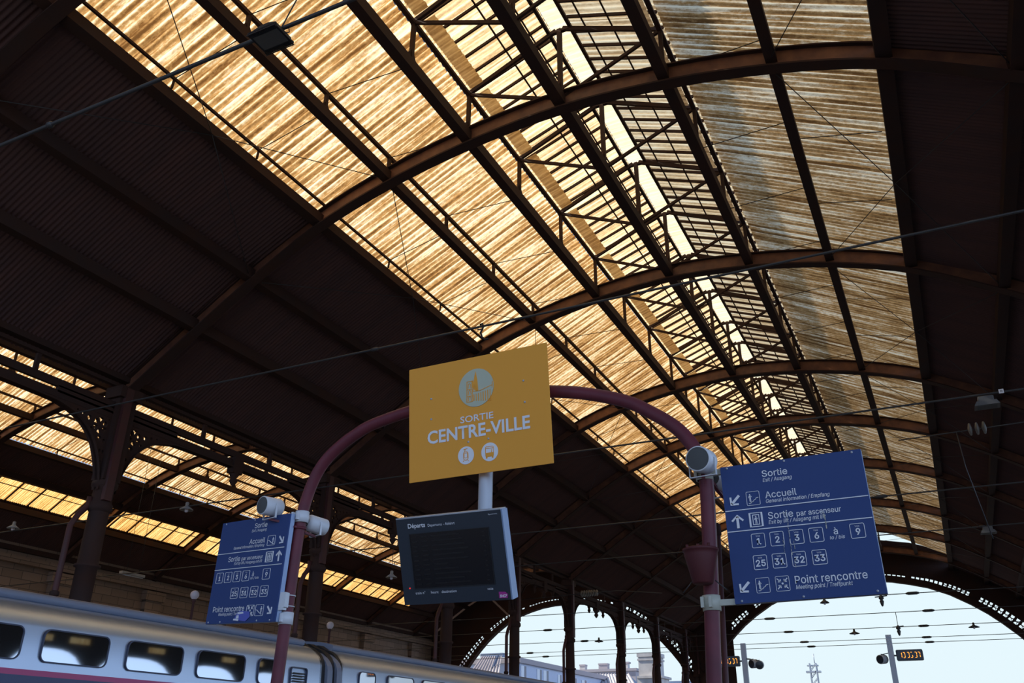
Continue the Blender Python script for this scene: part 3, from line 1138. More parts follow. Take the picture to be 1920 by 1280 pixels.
def arrow(parent, x, z, size, ang):
    """heavy arrow pointing along ang (degrees), with wide barbs"""
    p = Pen()
    c, s_ = math.cos(math.radians(ang)), math.sin(math.radians(ang))

    def R(a, b):
        return (x + (a * c - b * s_) * size, z + (a * s_ + b * c) * size)
    wd = 0.12
    p.poly([R(-0.5, -wd / 1.3), R(0.36, -wd / 1.3), R(0.36, wd / 1.3), R(-0.5, wd / 1.3)])
    for q in (1, -1):
        p.poly([R(0.5, 0), R(0.32, 0), R(-0.02, q * 0.36), R(0.08, q * 0.46)][::q])
    p.build('arrow', 'white', parent)


def person(p, x, z, h):
    p.disc(x, z + h * 0.92, h * 0.09, 12)
    p.ln([(x, z + h * 0.8), (x, z + h * 0.4)], h * 0.17)
    p.ln([(x - h * 0.06, z + h * 0.4), (x - h * 0.07, z)], h * 0.08)
    p.ln([(x + h * 0.06, z + h * 0.4), (x + h * 0.07, z)], h * 0.08)
    p.ln([(x - h * 0.12, z + h * 0.76), (x - h * 0.2, z + h * 0.48)], h * 0.06)
    p.ln([(x + h * 0.12, z + h * 0.76), (x + h * 0.24, z + h * 0.56)], h * 0.06)


def escalator(parent, x0, z0, x1, z1, mirror=False):
    p = Pen()
    w_, h_ = x1 - x0, z1 - z0
    p.rbox(x0, z0, x1, z1, w_ * 0.1, w_ * 0.03)

    def q(a, b):
        return (x0 + (1 - a if mirror else a) * w_, z0 + b * h_)
    person(p, q(0.28, 0)[0], z0 + 0.30 * h_, h_ * 0.52)
    p.ln([q(0.15, 0.16), q(0.3, 0.16), q(0.38, 0.26), q(0.5, 0.28), q(0.56, 0.38), q(0.66, 0.40), q(0.72, 0.5), q(0.9, 0.54)], w_ * 0.045)
    p.ln([q(0.28, 0.3), q(0.36, 0.22)], w_ * 0.06)
    p.build('pictogram', 'white', parent)


def lift(parent, x0, z0, x1, z1):
    p = Pen()
    w_, h_ = x1 - x0, z1 - z0
    for a in (0.0, 0.87):
        p.poly([(x0 + a * w_, z0), (x0 + (a + 0.13) * w_, z0), (x0 + (a + 0.13) * w_, z1), (x0 + a * w_, z1)])
    p.ln([(x0 + 0.13 * w_, z0 + 0.02 * h_), (x0 + 0.87 * w_, z0 + 0.02 * h_)], w_ * 0.05)
    p.ln([(x0 + 0.13 * w_, z1 - 0.02 * h_), (x0 + 0.87 * w_, z1 - 0.02 * h_)], w_ * 0.05)
    p.rbox(x0 + 0.25 * w_, z0 + 0.14 * h_, x0 + 0.75 * w_, z0 + 0.86 * h_, 0.002, w_ * 0.05)
    person(p, x0 + 0.5 * w_, z0 + 0.22 * h_, h_ * 0.54)
    p.build('pictogram', 'white', parent)


def meeting(parent, x0, z0, x1, z1):
    p = Pen()
    w_, h_ = x1 - x0, z1 - z0
    p.rbox(x0, z0, x1, z1, w_ * 0.1, w_ * 0.03)
    cx, cz = (x0 + x1) / 2, (z0 + z1) / 2
    p.disc(cx, cz, w_ * 0.075, 14)
    for sx in (-1, 1):
        for sz in (-1, 1):
            a, b = (cx + sx * w_ * 0.38, cz + sz * w_ * 0.38), (cx + sx * w_ * 0.14, cz + sz * w_ * 0.14)
            p.ln([a, b], w_ * 0.07)
            p.ln([(b[0] + sx * w_ * 0.18, b[1]), b, (b[0], b[1] + sz * w_ * 0.18)], w_ * 0.07)
    p.build('pictogram', 'white', parent)


def numbox(parent, W, H, u, v, num, wu=0.097, hu=0.102):
    x0, z0, x1, z1 = u * W, (v - hu) * H, (u + wu) * W, v * H
    Pen().rbox(x0, z0, x1, z1, 0.011, 0.0035).build('number_box', 'white', parent)
    text(num, (x0 + x1) / 2, z0 + 0.024 * H, 0.043 * H, parent, bold=0.0014, squeeze=wu * W / 0.092, align='CENTER', grotesk=True)
    text('Voie', (x0 + x1) / 2, z0 + 0.078 * H, 0.011 * H, parent, align='CENTER', grotesk=True)


def plate_sign(root, W, H, m, th, edge=True):
    MB().prism(rrect(0, 0, W, H, 0.006), 0.0, th).build('panel', m, root)
    if edge:
        e_ = MB()
        for a, b in (((0.0, 0.012, 0), (0.02, 0.055, H)), ((W - 0.02, 0.012, 0), (W + 0.002, 0.055, H)), ((0, 0.012, 0), (W, 0.055, 0.02)), ((0, 0.012, H - 0.02), (W, 0.055, H))):
            e_.box(a, b)
        e_.build('edge_frame', 'edge', root)


def bolts(root, W, H, uv, m='grey', r=0.008):
    for u, v in uv:
        MB().lathe([(r, 0), (r, 0.003), (r * 0.6, 0.006), (0, 0.007)], 10, (u * W, -0.0005, v * H), (0, -1, 0)).build('bolt', m, root)


# right-hand direction sign
BLUE = True
W, H = 0.948, 0.946
ctr = Vector((-0.760, GY, 2.972))
rv, uv_ = Vector((0.948, 0, 0.011)), Vector((0.052, 0, 0.945))
g = thing('direction_sign', 'square blue direction sign with white arrows on the pole beside the dark red sounder, large lift tracks row', 'sign',
          mtx=frame(ctr - rv / 2 - uv_ / 2 + Vector((0, -0.04, 0)), rv, uv_))
g['label'] = 'square blue direction sign whose arrows stand on its left edge, beside the dark red sounder'
plate_sign(g, W, H, 'blue', 0.012)


def TX(g, W, H, s, u, v, h, u2=None, it=False, **k):
    k.setdefault('grotesk', BLUE)
    if BLUE:
        k.setdefault('bold', h * H * 0.012)
    return text(s, u * W, v * H, h * H, g, width=(u2 - u) * W if u2 else None, shear=0.22 if it else 0.0, **k)


TX(g, W, H, 'Sortie', .300, .886, .047, .482)
TX(g, W, H, 'Exit / Ausgang', .300, .848, .027, .509, True)
TX(g, W, H, 'Accueil', .304, .726, .047, .525)
TX(g, W, H, 'General information / Empfang', .304, .690, .027, .747, True)
Pen().ln([(0.004 * W, .661 * H), (.996 * W, .661 * H)], 0.006).build('divider_line', 'white', g)
Pen().ln([(0.004 * W, .5075 * H), (.996 * W, .5075 * H)], 0.006).build('divider_line', 'white', g)
TX(g, W, H, 'Sortie', .305, .572, .049, .480)
TX(g, W, H, 'par ascenseur', .504, .572, .037, .804)
TX(g, W, H, 'Exit by lift / Ausgang mit lift', .303, .536, .027, .697, True)
for u, n_ in ((.167, '1'), (.298, '2'), (.433, '3'), (.566, '6'), (.839, '9')):
    numbox(g, W, H, u, .478, n_)
TX(g, W, H, 'à', .729, .418, .045)
TX(g, W, H, 'to / bis', .701, .386, .024, .800, True)
for u, n_ in ((.162, '25'), (.294, '31'), (.428, '32'), (.565, '33')):
    numbox(g, W, H, u, .324, n_)
escalator(g, .167 * W, .684 * H, .264 * W, .788 * H)
lift(g, .169 * W, .526 * H, .267 * W, .630 * H)
escalator(g, .160 * W, .062 * H, .255 * W, .166 * H)
meeting(g, .296 * W, .064 * H, .390 * W, .167 * H)
arrow(g, .082 * W, .735 * H, 0.092, 225)
arrow(g, .086 * W, .579 * H, 0.094, 90)
arrow(g, .080 * W, .110 * H, 0.092, 225)
TX(g, W, H, 'Point rencontre', .428, .107, .052, .900)
TX(g, W, H, 'Meeting point / Treffpunkt', .428, .071, .027, .800, True)
bolts(g, W, H, ((.05, .985), (.47, .985), (.94, .983), (.05, .018), (.47, .018), (.945, .02)))
sc_ = Pen()
random.seed(3)
for u, a, b in ((.434, .62, .30), (.455, .40, .36), (.447, .27, .22), (.387, .43, .33), (.69, .56, .46), (.684, .58, .53)):
    z = a
    while z > b:
        dz = random.uniform(0.01, 0.035)
        sc_.ln([((u + random.uniform(-.004, .004)) * W, z * H), ((u + random.uniform(-.004, .004)) * W, (z - dz * .8) * H)], random.uniform(0.0012, 0.0035) * (2.2 if u > .688 else 1))
        z -= dz
sc_.build('dried_drip', 'cream_clamp', g)

# left-hand direction sign
tl, tr = Vector((-6.14, 6.09, 3.521)), Vector((-5.135, 5.88, 3.488))
bl, br = Vector((-6.088, 6.09, 2.62)), Vector((-5.12, 5.88, 2.554))
rv = ((tr - tl) + (br - bl)) / 2
uv_ = ((tl - bl) + (tr - br)) / 2
ctr = (tl + tr + bl + br) / 4
W, H = rv.length, uv_.length
g = thing('direction_sign', 'square blue direction sign with a torn lilac sticker over its lowest line', 'sign', mtx=frame(ctr - rv / 2 - uv_ / 2, rv, uv_))
plate_sign(g, W, H, 'blue', 0.012)
TX(g, W, H, 'Sortie', .514, .901, .047, .697)
TX(g, W, H, 'Exit / Ausgang', .481, .863, .026, .698, True)
TX(g, W, H, 'Accueil', .471, .747, .047, .699)
TX(g, W, H, 'General information / Empfang', .245, .711, .026, .698, True)
Pen().ln([(0.002 * W, .678 * H), (.985 * W, .678 * H)], 0.006).build('divider_line', 'white', g)
Pen().ln([(0.002 * W, .521 * H), (.985 * W, .521 * H)], 0.006).build('divider_line', 'white', g)
TX(g, W, H, 'Sortie', .191, .592, .049, .368)
TX(g, W, H, 'par ascenseur', .392, .594, .036, .703)
TX(g, W, H, 'Exit by lift / Ausgang mit lift', .290, .557, .026, .703, True)
for u, n_ in ((.048, '1'), (.180, '2'), (.312, '3'), (.445, '6'), (.738, '9')):
    numbox(g, W, H, u, .491, n_, 0.105)
TX(g, W, H, 'à', .585, .430, .045)
TX(g, W, H, 'to / bis', .572, .402, .022, .690, True)
for u, n_ in ((.313, '25'), (.455, '31'), (.598, '32'), (.741, '33')):
    numbox(g, W, H, u, .332, n_, 0.108)
escalator(g, .734 * W, .709 * H, .844 * W, .805 * H, True)
lift(g, .743 * W, .551 * H, .849 * W, .651 * H)
escalator(g, .713 * W, .056 * H, .827 * W, .160 * H, True)
meeting(g, .585 * W, .058 * H, .695 * W, .160 * H)
arrow(g, .930 * W, .753 * H, 0.088, -45)
arrow(g, .928 * W, .601 * H, 0.094, 90)
arrow(g, .908 * W, .106 * H, 0.088, -45)
TX(g, W, H, 'Point rencontre', .086, .110, .050, .552)
TX(g, W, H, 'Meeting point / Treffpunkt', .180, .074, .026, .560, True)
bolts(g, W, H, ((.06, .985), (.5, .985), (.04, .016), (.22, .016), (.75, .016), (.93, .016)))
st = MB().prism([(.43 * W, .03 * H), (.60 * W, .012 * H), (.652 * W, .05 * H), (.64 * W, .10 * H), (.50 * W, .11 * H), (.46 * W, .085 * H)], -0.009, -0.006)
so = st.build('sticker', mat('lilac_sticker', (0.10, 0.12, 0.48), 0.5), g)
sw = Pen()
sw.Y = -0.0105
sw.poly([(.425 * W, .025 * H), (.50 * W, .018 * H), (.50 * W, .036 * H), (.43 * W, .04 * H)]).poly([(.46 * W, .04 * H), (.50 * W, .04 * H), (.495 * W, .07 * H), (.47 * W, .07 * H)]).poly([(.475 * W, .078 * H), (.56 * W, .085 * H), (.55 * W, .10 * H), (.48 * W, .098 * H)])
sw.build('print', 'white', so)

# orange town-centre sign
BLUE = False
BLc = Vector((-3.866, 5.905, 3.62))
rv, uv_ = Vector((1.322, 0, 0.004)), Vector((0.003, -0.108, 0.995))
W, H = 1.322, 1.001
g = thing('exit_sign', 'large yellow ochre town-centre exit sign fixed to the top of the arch', 'sign', mtx=frame(BLc, rv, uv_))
MB().prism(rrect(0, 0, W, H, 0.004), 0, 0.01).build('panel', 'orange', g)
for u in (.25, .75):
    MB().box((u * W - .02, .01, .06), (u * W + .02, .05, H - .06)).build('stiffener', 'grey', g)
TX(g, W, H, 'SORTIE', .381, .440, .054, .616, bold=0.001)
TX(g, W, H, 'CENTRE-VILLE', .139, .308, .104, .863, bold=0.0035)
Pen().disc(.5 * W, .726 * H, .1655, 48).build('emblem_disc', 'sage', g)
p = Pen()
p.Y = -0.006


def U(u, v):
    return (u * W, v * H)


for z in (.61, .66, .72, .788):
    p.ln([U(.434, z), U(.474, z)], .005)
p.ln([U(.432, .610), U(.437, .788)], .006)
p.ln([U(.474, .608), U(.472, .788)], .006)
for z in (.618, .672, .73):
    p.ln([U(.444, z), U(.446, z + .03), U(.454, z + .042), U(.462, z + .03), U(.464, z)], .004)
p.poly([U(.472, .74), U(.478, .80), U(.486, .775), U(.49, .82), U(.501, .868), U(.507, .82), U(.512, .78), U(.516, .70), U(.502, .69), U(.484, .715)])
p.ln([U(.478, .70), U(.49, .75), U(.51, .69)], .005)
p.ln([U(.478, .694), U(.53, .694), U(.618, .726)], .005)
for k in range(8):
    u = .484 + k * .0165
    p.ln([U(u, .613 - k * .003), U(u, .668 + k * .0032)], .0055 if k % 2 else .0075)
p.ln([U(.615, .70), U(.618, .755)], .005)
p.build('emblem', 'orange', g)
for u, r in ((.416, .0745), (.582, .0765)):
    Pen().disc(u * W, .163 * H, r, 40).build('pictogram_disc', 'white', g)
p = Pen()
p.Y = -0.006
c0 = .416 * W
zc = .163 * H
p.rbox(c0 - .024, zc - .042, c0 + .024, zc + .032, .02, .005)
p.ln([(c0 - .012, zc + .03), (c0 - .004, zc + .046), (c0 - .020, zc + .05), (c0 + .016, zc + .056)], .0045)
p.rbox(c0 - .017, zc - .022, c0 + .017, zc + .02, .008, .003)
p.ln([(c0 - .028, zc - .05), (c0 - .018, zc - .042)], .004)
p.ln([(c0 + .028, zc - .05), (c0 + .018, zc - .042)], .004)
p.build('pictogram', 'orange', g)
p = Pen()
p.Y = -0.006
c0 = .582 * W
p.rbox(c0 - .038, zc - .04, c0 + .038, zc + .046, .01, .0045)
p.poly([(c0 - .034, zc - .036), (c0 + .034, zc - .036), (c0 + .034, zc - .006), (c0 - .034, zc - .006)])
p.ln([(c0 - .036, zc + .03), (c0 + .036, zc + .03)], .004)
p.ln([(c0 + .018, zc - .006), (c0 + .018, zc + .02)], .004)
p.poly([(c0 - .034, zc - .052), (c0 - .02, zc - .052), (c0 - .02, zc - .038), (c0 - .034, zc - .038)])
p.poly([(c0 + .02, zc - .052), (c0 + .034, zc - .052), (c0 + .034, zc - .038), (c0 + .02, zc - .038)])
p.build('pictogram', 'orange', g)
bolts(g, W, H, ((.168, .699), (.167, .519), (.831, .711), (.833, .529), (.434, .273), (.575, .275)), 'grey', .009)

# hanging pole and departure board
px_ = -3.205
t = thing('hanger_pole', 'pale grey steel pole hanging from the arch to the departure board', 'pole', (px_, GY + 0.03, 3.05))
MB().lathe([(0.058, 0), (0.058, 1.27)], 24).build('tube', 'grey', t)
MB().lathe([(0.062, 1.2), (0.09, 1.2), (0.09, 1.215), (0.062, 1.215)], 20).build('flange', 'grey', t)
BLc = Vector((-3.946, 6.075, 2.655))
rv, uv_ = Vector((0.963, 0, -0.012)), Vector((0, -0.228, 0.648))
W, H = 0.963, 0.687
g = thing('departure_board', 'dark navy departure board with a black screen hanging from the pale pole', 'departure board', mtx=frame(BLc, rv, uv_))
MB().prism(rrect(0, 0, W, H, 0.004), 0.0, 0.075).build('casing', 'navy', g)
MB().box((W - 0.003, 0.004, 0.0), (W + 0.012, 0.10, H)).build('side_trim', 'edge', g)
MB().box((0, 0.0, H - 0.002), (W, 0.10, H + 0.008)).build('top_trim', 'grey', g)
a, b, c, d = .123 * W, .187 * H, .872 * W, .81 * H
MB().box((a, -0.002, b), (c, 0.002, d)).build('screen', 'screen', g)
fr = MB()
for q, r_ in (((a - .006, b - .006), (c + .006, b)), ((a - .006, d), (c + .006, d + .006)), ((a - .006, b), (a, d)), ((c, b), (c + .006, d))):
    fr.box((q[0], -0.005, q[1]), (r_[0], 0.001, r_[1]))
fr.build('screen_rim', 'black', g)
rw = Pen()
rw.Y = -0.003
random.seed(5)
for k in range(11):
    z = d - (k + 0.7) * (d - b) / 11.5
    for x0, x1 in ((.02, .09), (.14, .22), (.27, random.uniform(.45, .75)), (.92, .95)):
        rw.ln([(a + x0 * (c - a), z), (a + x1 * (c - a), z)], 0.011)
rw.build('screen_rows', 'screen_text', g)
TX(g, W, H, 'Départs', .116, .885, .050, .285, bold=.0008)
TX(g, W, H, 'Departures - Abfahrt', .311, .884, .030, .569)
TX(g, W, H, 'train n°', .121, .118, .030, .216)
TX(g, W, H, 'heure', .271, .118, .030, .343)
TX(g, W, H, 'destination', .374, .118, .030, .515)
TX(g, W, H, 'voie', .800, .120, .028, .853)
TX(g, W, H, 'Spectronic', .887, .950, .014, .970)
MB().prism([(.898 * W, .024 * H), (.972 * W, .022 * H), (.978 * W, .066 * H), (.955 * W, .090 * H), (.900 * W, .094 * H)], -0.006, -0.003).build('logo', 'magenta', g)
TX(g, W, H, 'SNCF', .906, .034, .028, .972, True, y=-0.0075, bold=.0008)
MB().lathe([(0.006, 0), (0.006, 0.004), (0, 0.005)], 10, (.069 * W, 0, .192 * H), (0, -1, 0)).build('status_light', 'led_red', g)


# ------------------------------------------------------------------ loudspeakers, sounder, boxes on the gate
def loudspeaker(loc, front, r, L, label, arm_to):
    f = Vector(front).normalized()
    t = thing('loudspeaker', label, 'loudspeaker', loc)
    MB().lathe([(r * 0.55, -L / 2 - 0.012), (r * 0.9, -L / 2), (r, -L / 2 + 0.02), (r, L / 2 - 0.006), (r * 0.96, L / 2), (r * 0.90, L / 2)], 32, (0, 0, 0), f).build('shell', 'speaker', t)
    MB().lathe([(r * 0.93, L / 2 - 0.004), (r * 0.6, L / 2 + 0.001), (0, L / 2 + 0.003)], 32, (0, 0, 0), f).build('grille', 'grille', t)
    MB().lathe([(0, -L / 2 - 0.011), (r * 0.56, -L / 2 - 0.011)], 20, (0, 0, 0), f).lathe([(0.0, -L / 2 - 0.03), (0.012, -L / 2 - 0.03), (0.012, -L / 2)], 8, Vector((0, 0, 0.02)), f).build('back_plate', 'grille', t)
    sd = f.cross(Vector((0, 0, 1))).normalized()
    br = MB()
    for q in (-1, 1):
        br.bar(sd * q * (r + 0.006) + Vector((0, 0, 0.012)), sd * q * (r + 0.006) + Vector((0, 0, -r - 0.025)), 0.018, 0.005, sd)
    br.bar(sd * -(r + 0.008) + Vector((0, 0, -r - 0.025)), sd * (r + 0.008) + Vector((0, 0, -r - 0.025)), 0.02, 0.006)
    br.build('bracket', 'speaker', t)
    MB().bar(Vector((0, 0, -r - 0.03)), Vector(arm_to) - Vector(loc), 0.025, 0.02).build('arm', 'gate', t)
    return t


loudspeaker((-5.30, 5.86, 3.56), (-0.22, -0.98, -0.05), 0.083, 0.19, 'white round loudspeaker facing out above the blue sign with the torn sticker', (-5.10, 5.97, 3.40))
pB = atY(593, 984, 6.22)
loudspeaker(tuple(pB), (0.30, 0.95, -0.08), 0.076, 0.19, 'white round loudspeaker seen from behind, past the pole of the sticker-marked blue sign', (-5.03, 6.03, 3.34))
pA = atY(1316, 863, 5.84)
loudspeaker(tuple(pA), (-0.12, -0.99, -0.1), 0.091, 0.17, 'white round loudspeaker showing its grey face, on the pole above the dark red sounder', (-1.40, 5.96, 3.42))
pB = atY(1354, 905, 6.22)
loudspeaker(tuple(pB), (0.35, 0.93, -0.08), 0.078, 0.18, 'white loudspeaker half hidden behind the pole bearing the red sounder', (-1.38, 6.03, 3.40))
p0 = atY(1316, 1062, 5.88)
t = thing('alarm_sounder', 'dark red bucket-shaped alarm sounder on the pole', 'sounder', (p0.x, p0.y, p0.z - 0.115))
MB().lathe([(0.0, 0.0), (0.062, 0.0), (0.070, 0.008), (0.112, 0.19), (0.115, 0.215), (0.122, 0.218), (0.122, 0.234), (0.10, 0.242), (0.0, 0.248)], 32).build('housing', 'sounder', t)
for k in range(3):
    MB().lathe([(0.01, 0.245), (0.01, 0.262), (0.0, 0.264)], 8, (-0.08 + 0.075 * k, -0.045, 0)).build('screw', 'sounder', t)
for s in (-1, 1):
    MB().tube([(s * 0.08, 0.01, 0.02), (s * 0.15, 0.03, -0.045)], 0.004, 6).build('stay', 'wire', t)
MB().box((-0.03, 0.03, 0.05), (0.05, 0.13, 0.10)).build('mount', 'sounder', t)
p0 = atY(534, 1125, 5.94)
t = thing('junction_box', 'small white junction box cable-tied to the plum pole', 'box', tuple(p0))
MB().prism(rrect(-0.05, -0.065, 0.045, 0.06, 0.006), -0.05, 0.0).build('case', 'speaker', t)
MB().box((-0.045, -0.048, -0.085), (0.03, -0.002, -0.062)).build('gland', 'speaker', t)
xx = xs_at(2.76, True) - p0.x
for z in (0.045, -0.045):
    MB().lathe([(0.0535, -0.004), (0.058, -0.004), (0.058, 0.004), (0.0535, 0.004)], 20, (xx, GY - p0.y, z)).build('cable_tie', 'speaker', t)
p0 = atY(1353, 1100, 6.12)
t = thing('thin_pipe', 'thin dark red pipe standing close behind the pole with the sounder', 'pipe', (p0.x - 0.05, 6.12, 0))
MB().tube([(-0.06, 0, 0), (0.06, 0, 3.03)], 0.019, 12).build('tube', 'red_iron', t)
MB().lathe([(0.0, 0.06), (0.015, 0.05), (0.024, 0.03), (0.024, -0.03), (0.02, -0.035)], 12, (0.061, 0, 3.03)).build('cap', 'iron', t)

# ------------------------------------------------------------------ train
TXF, TXC = -13.9, -15.35
half_prof = [(-13.86, -0.55), (-13.84, 1.6), (-13.87, 2.7), (-13.9, 3.42), (-13.93, 3.52), (-13.99, 3.62), (-14.10, 3.73), (-14.26, 3.83), (-14.42, 3.88)]
rim = [(-14.42, 3.88), (-14.38, 3.90), (-14.37, 3.99), (-14.45, 4.03)]
roofp = [(-14.45, 4.03), (-14.8, 4.10), (-15.35, 4.14)]


def mirror(pts):
    return [(2 * TXC - x, z) for x, z in pts[::-1]]


def extr(mb, pts, y0, y1):
    n = len(pts)
    mb.add([(x, y, z) for y in (y0, y1) for x, z in pts], [(i, i + 1, i + 1 + n, i + n) for i in range(n - 1)], True)
    return mb


def ZW(z):
    a = [p for p in half_prof]
    for p, q in zip(a[:-1], a[1:]):
        if p[1] <= z <= q[1]:
            return p[0] + (q[0] - p[0]) * (z - p[1]) / (q[1] - p[1])


def train_car(y0, y1, wins, vent, label):
    t = thing('train_car', label, 'train', (TXC, y0, -0.55))
    off = Vector((-TXC, -y0, 0.55))

    def fin(mb, name, m, par=None, local=None):
        mb.v = [tuple(Vector(v) + off) for v in mb.v]
        return mb.build(name, m, par or t)
    b = MB()
    full = half_prof + mirror(half_prof)
    extr(b, full, y0, y1)
    for y in (y0, y1):
        b.add([(x, y, z) for x, z in full], [tuple(range(len(full)))])
    fin(b, 'body', 'silver')
    r = MB()
    fr_ = rim + roofp[1:] + mirror(roofp)[1:] + mirror(rim)[1:]
    extr(r, fr_, y0 + 0.15, y1 - 0.15)
    for y in (y0 + 0.15, y1 - 0.15):
        r.add([(x, y, z) for x, z in fr_], [tuple(range(len(fr_)))])
    fin(r, 'roof', 'gutter')
    for za, zb, m, nm in ((2.645, 2.735, 'pink', 'pink_stripe'), (1.1, 2.645, 'tnavy', 'navy_band')):
        s = MB()
        s.add([(ZW(z) + 0.006, y, z) for y in (y0 + 0.1, y1 - 0.1) for z in (za, zb)], [(0, 1, 3, 2)])
        fin(s, nm, m)
    for ya, yb in wins:
        za, zb = 2.865, 3.405
        x = -13.862
        o = rrect(ya, za, yb, zb, 0.13, 6)
        i_ = rrect(ya + 0.022, za + 0.022, yb - 0.022, zb - 0.022, 0.11, 6)
        s = MB().ribbon(o + [o[0]], i_ + [i_[0]], x - 0.04, x + 0.016, 'YZ')
        f = fin(s, 'window', 'seal')
        fin(MB().prism(i_, x - 0.03, x + 0.004, 'YZ'), 'pane', 'glass', f)
    if vent:
        ya, yb = vent
        o = rrect(ya, 2.3, yb, 3.31, 0.08, 5)
        i_ = rrect(ya + 0.02, 2.32, yb - 0.02, 3.29, 0.07, 5)
        f = fin(MB().ribbon(o + [o[0]], i_ + [i_[0]], -13.92, -13.838, 'YZ'), 'vent_panel', 'seal')
        s = MB()
        for k in range(14):
            z = 2.42 + k * 0.058
            s.bar((-13.845, ya + 0.09, z), (-13.845, yb - 0.09, z), 0.03, 0.026)
        fin(s, 'grille', 'black', f)
    hd = MB()
    hd.tube([(ZW(2.7) + 0.02, y0 + 0.1, 2.2), (ZW(2.7) + 0.02, y0 + 0.1, 2.3)], 0.01, 6)
    return t


train_car(-8.5, 17.88, [(4.8, 6.15), (6.6, 7.95), (8.4, 9.85), (10.22, 11.59), (12.0, 13.39), (13.78, 15.18), (15.60, 16.3)], (16.70, 17.30),
          'silver passenger car with wide windows and a slatted vent, nearer one of the train')
train_car(18.72, 45.0, [(19.4, 20.15), (20.7, 22.05), (22.5, 23.85), (24.3, 25.65), (26.1, 27.45), (27.9, 29.25)], None,
          'silver passenger car coupled beyond the black gangway, farther one of the train')
t = thing('gangway_bellows', 'black rubber gangway bellows between the two silver train cars', 'gangway', (TXC, 18.3, -0.55))
for k in range(5):
    y = -0.38 + k * 0.19
    g_ = 0.0 if k % 2 == 0 else 0.1
    pts = [(x + (g_ if x < TXC else -g_) * -1 - TXC, z + 0.55 - g_) for x, z in half_prof + [(-14.6, 3.98)] + mirror(half_prof + [(-14.6, 3.98)])]
    pts = [(a * (1 - g_ * 0.05), b) for a, b in pts]
    MB().prism(pts, y - 0.1, y + 0.1).build('bellows_fold', 'black' if k % 2 == 0 else 'gutter', t)

# ------------------------------------------------------------------ cross-span wires
RIGHT_X, LEFT_X = 12.0, -21.0


def span(y, z, r, x0, x1, label, beads=(), sag=0.0, bead=(0.22, 0.05)):
    t = thing('span_wire', label, 'wire', (0, y, z), 'cross-span wires')
    n = 24
    pts = [(x0 + (x1 - x0) * k / n, 0, -sag * 4 * (k / n) * (1 - k / n)) for k in range(n + 1)]
    MB().tube(pts, r, 6).build('cable', 'wire', t)
    for bx in beads:
        L, R_ = bead
        zb = -sag * 4 * ((bx - x0) / (x1 - x0)) * (1 - (bx - x0) / (x1 - x0))
        MB().lathe([(0.0, -L), (R_ * 0.5, -L), (R_, -L * 0.6), (R_, L * 0.6), (R_ * 0.5, L), (0, L)], 8, (bx, 0, zb), (1, 0, 0)).build('insulator', 'wire', t)
    return t


def bx(z, *uv):
    return [atZ(u, v, z).x for u, v in uv]


span(5.34, 9.0, 0.027, LEFT_X, RIGHT_X, 'thick dark span cable nearest the camera, carrying the floodlight', bx(9, (110, 245)), bead=(0.05, 0.045))
span(13.02, 9.0, 0.022, LEFT_X, RIGHT_X, 'span cable with a small hook, passing just above the ochre sign', bx(9, (703, 655)), bead=(0.1, 0.04))
span(20.9, 9.0, 0.024, -48.0, RIGHT_X, 'span cable with a square white tag and a flat lamp near the dark roof', bx(9, (1000, 868)), bead=(0.1, 0.04))
span(29.1, 9.0, 0.024, -48.0, RIGHT_X, 'span cable crossing low over the blue sign with the drip marks', bx(9, (1652, 931)), bead=(0.2, 0.06))
span(34.8, 9.0, 0.022, LEFT_X, RIGHT_X, 'span cable at about the fourth rib, carrying one flat lamp', bx(9, (1842, 986)), bead=(0.1, 0.05))
for i, (y, uvs) in enumerate(((45.8, ((1711, 1112),)), (52.0, ((1741, 1145), (1017, 1178), (1444, 1160))), (58.4, ((1732, 1173), (1480, 1185), (1088, 1199))), (64.4, ((1738, 1195), (1511, 1205), (977, 1220))), (67.4, ((1743, 1203), (1525, 1214), (1008, 1227))))):
    span(y, 8.5, 0.02, -48.0, RIGHT_X, f'{ORD[i]} from the top of the five wires crossing the sky in the big arch', bx(8.5, *uvs), bead=(0.3, 0.07))
# second wire below the third span, with porcelain insulator
a = atZ(1832, 803, 8.6)
t = thing('insulated_stay', 'stay wire with a ribbed insulator hanging before the dark roof', 'wire', (0, a.y, 8.6))
MB().tube([(RIGHT_X, 0, 0.25), (a.x + 0.5, 0, 0.0), (a.x - 0.45, 0, -0.02), (-0.3, 0, -0.05)], 0.014, 6).build('cable', 'wire', t)
MB().tube([(a.x - 0.45, 0, -0.02), (a.x - 0.42, 0, -0.9), (a.x - 0.2, 0, -2.6)], 0.011, 6).build('drop_wire', 'wire', t)
for k in range(3):
    MB().lathe([(0.02, -0.05), (0.14, -0.02), (0.15, 0.0), (0.14, 0.02), (0.02, 0.05)], 14, (a.x - 0.15 + k * 0.15, 0, 0), (1, 0, 0)).build('insulator_shed', 'porcelain', t)
# another insulator string near the far columns
a = atZ(1105, 1112, 9.2)
t = thing('insulator_string', 'string of grey ribbed insulators high above the far arcade columns', 'insulator', tuple(a))
MB().tube([(XA - a.x, 0, -0.1), (-0.9, 0, 0), (1.6, 0, 0.04), (3.4, 2, 0.1)], 0.02, 6).build('cable', 'wire', t)
for k in range(7):
    MB().lathe([(0.03, -0.06), (0.17, -0.02), (0.17, 0.02), (0.03, 0.06)], 12, (-0.42 + k * 0.14, 0, 0), (1, 0, 0)).build('insulator_shed', 'porcelain', t)
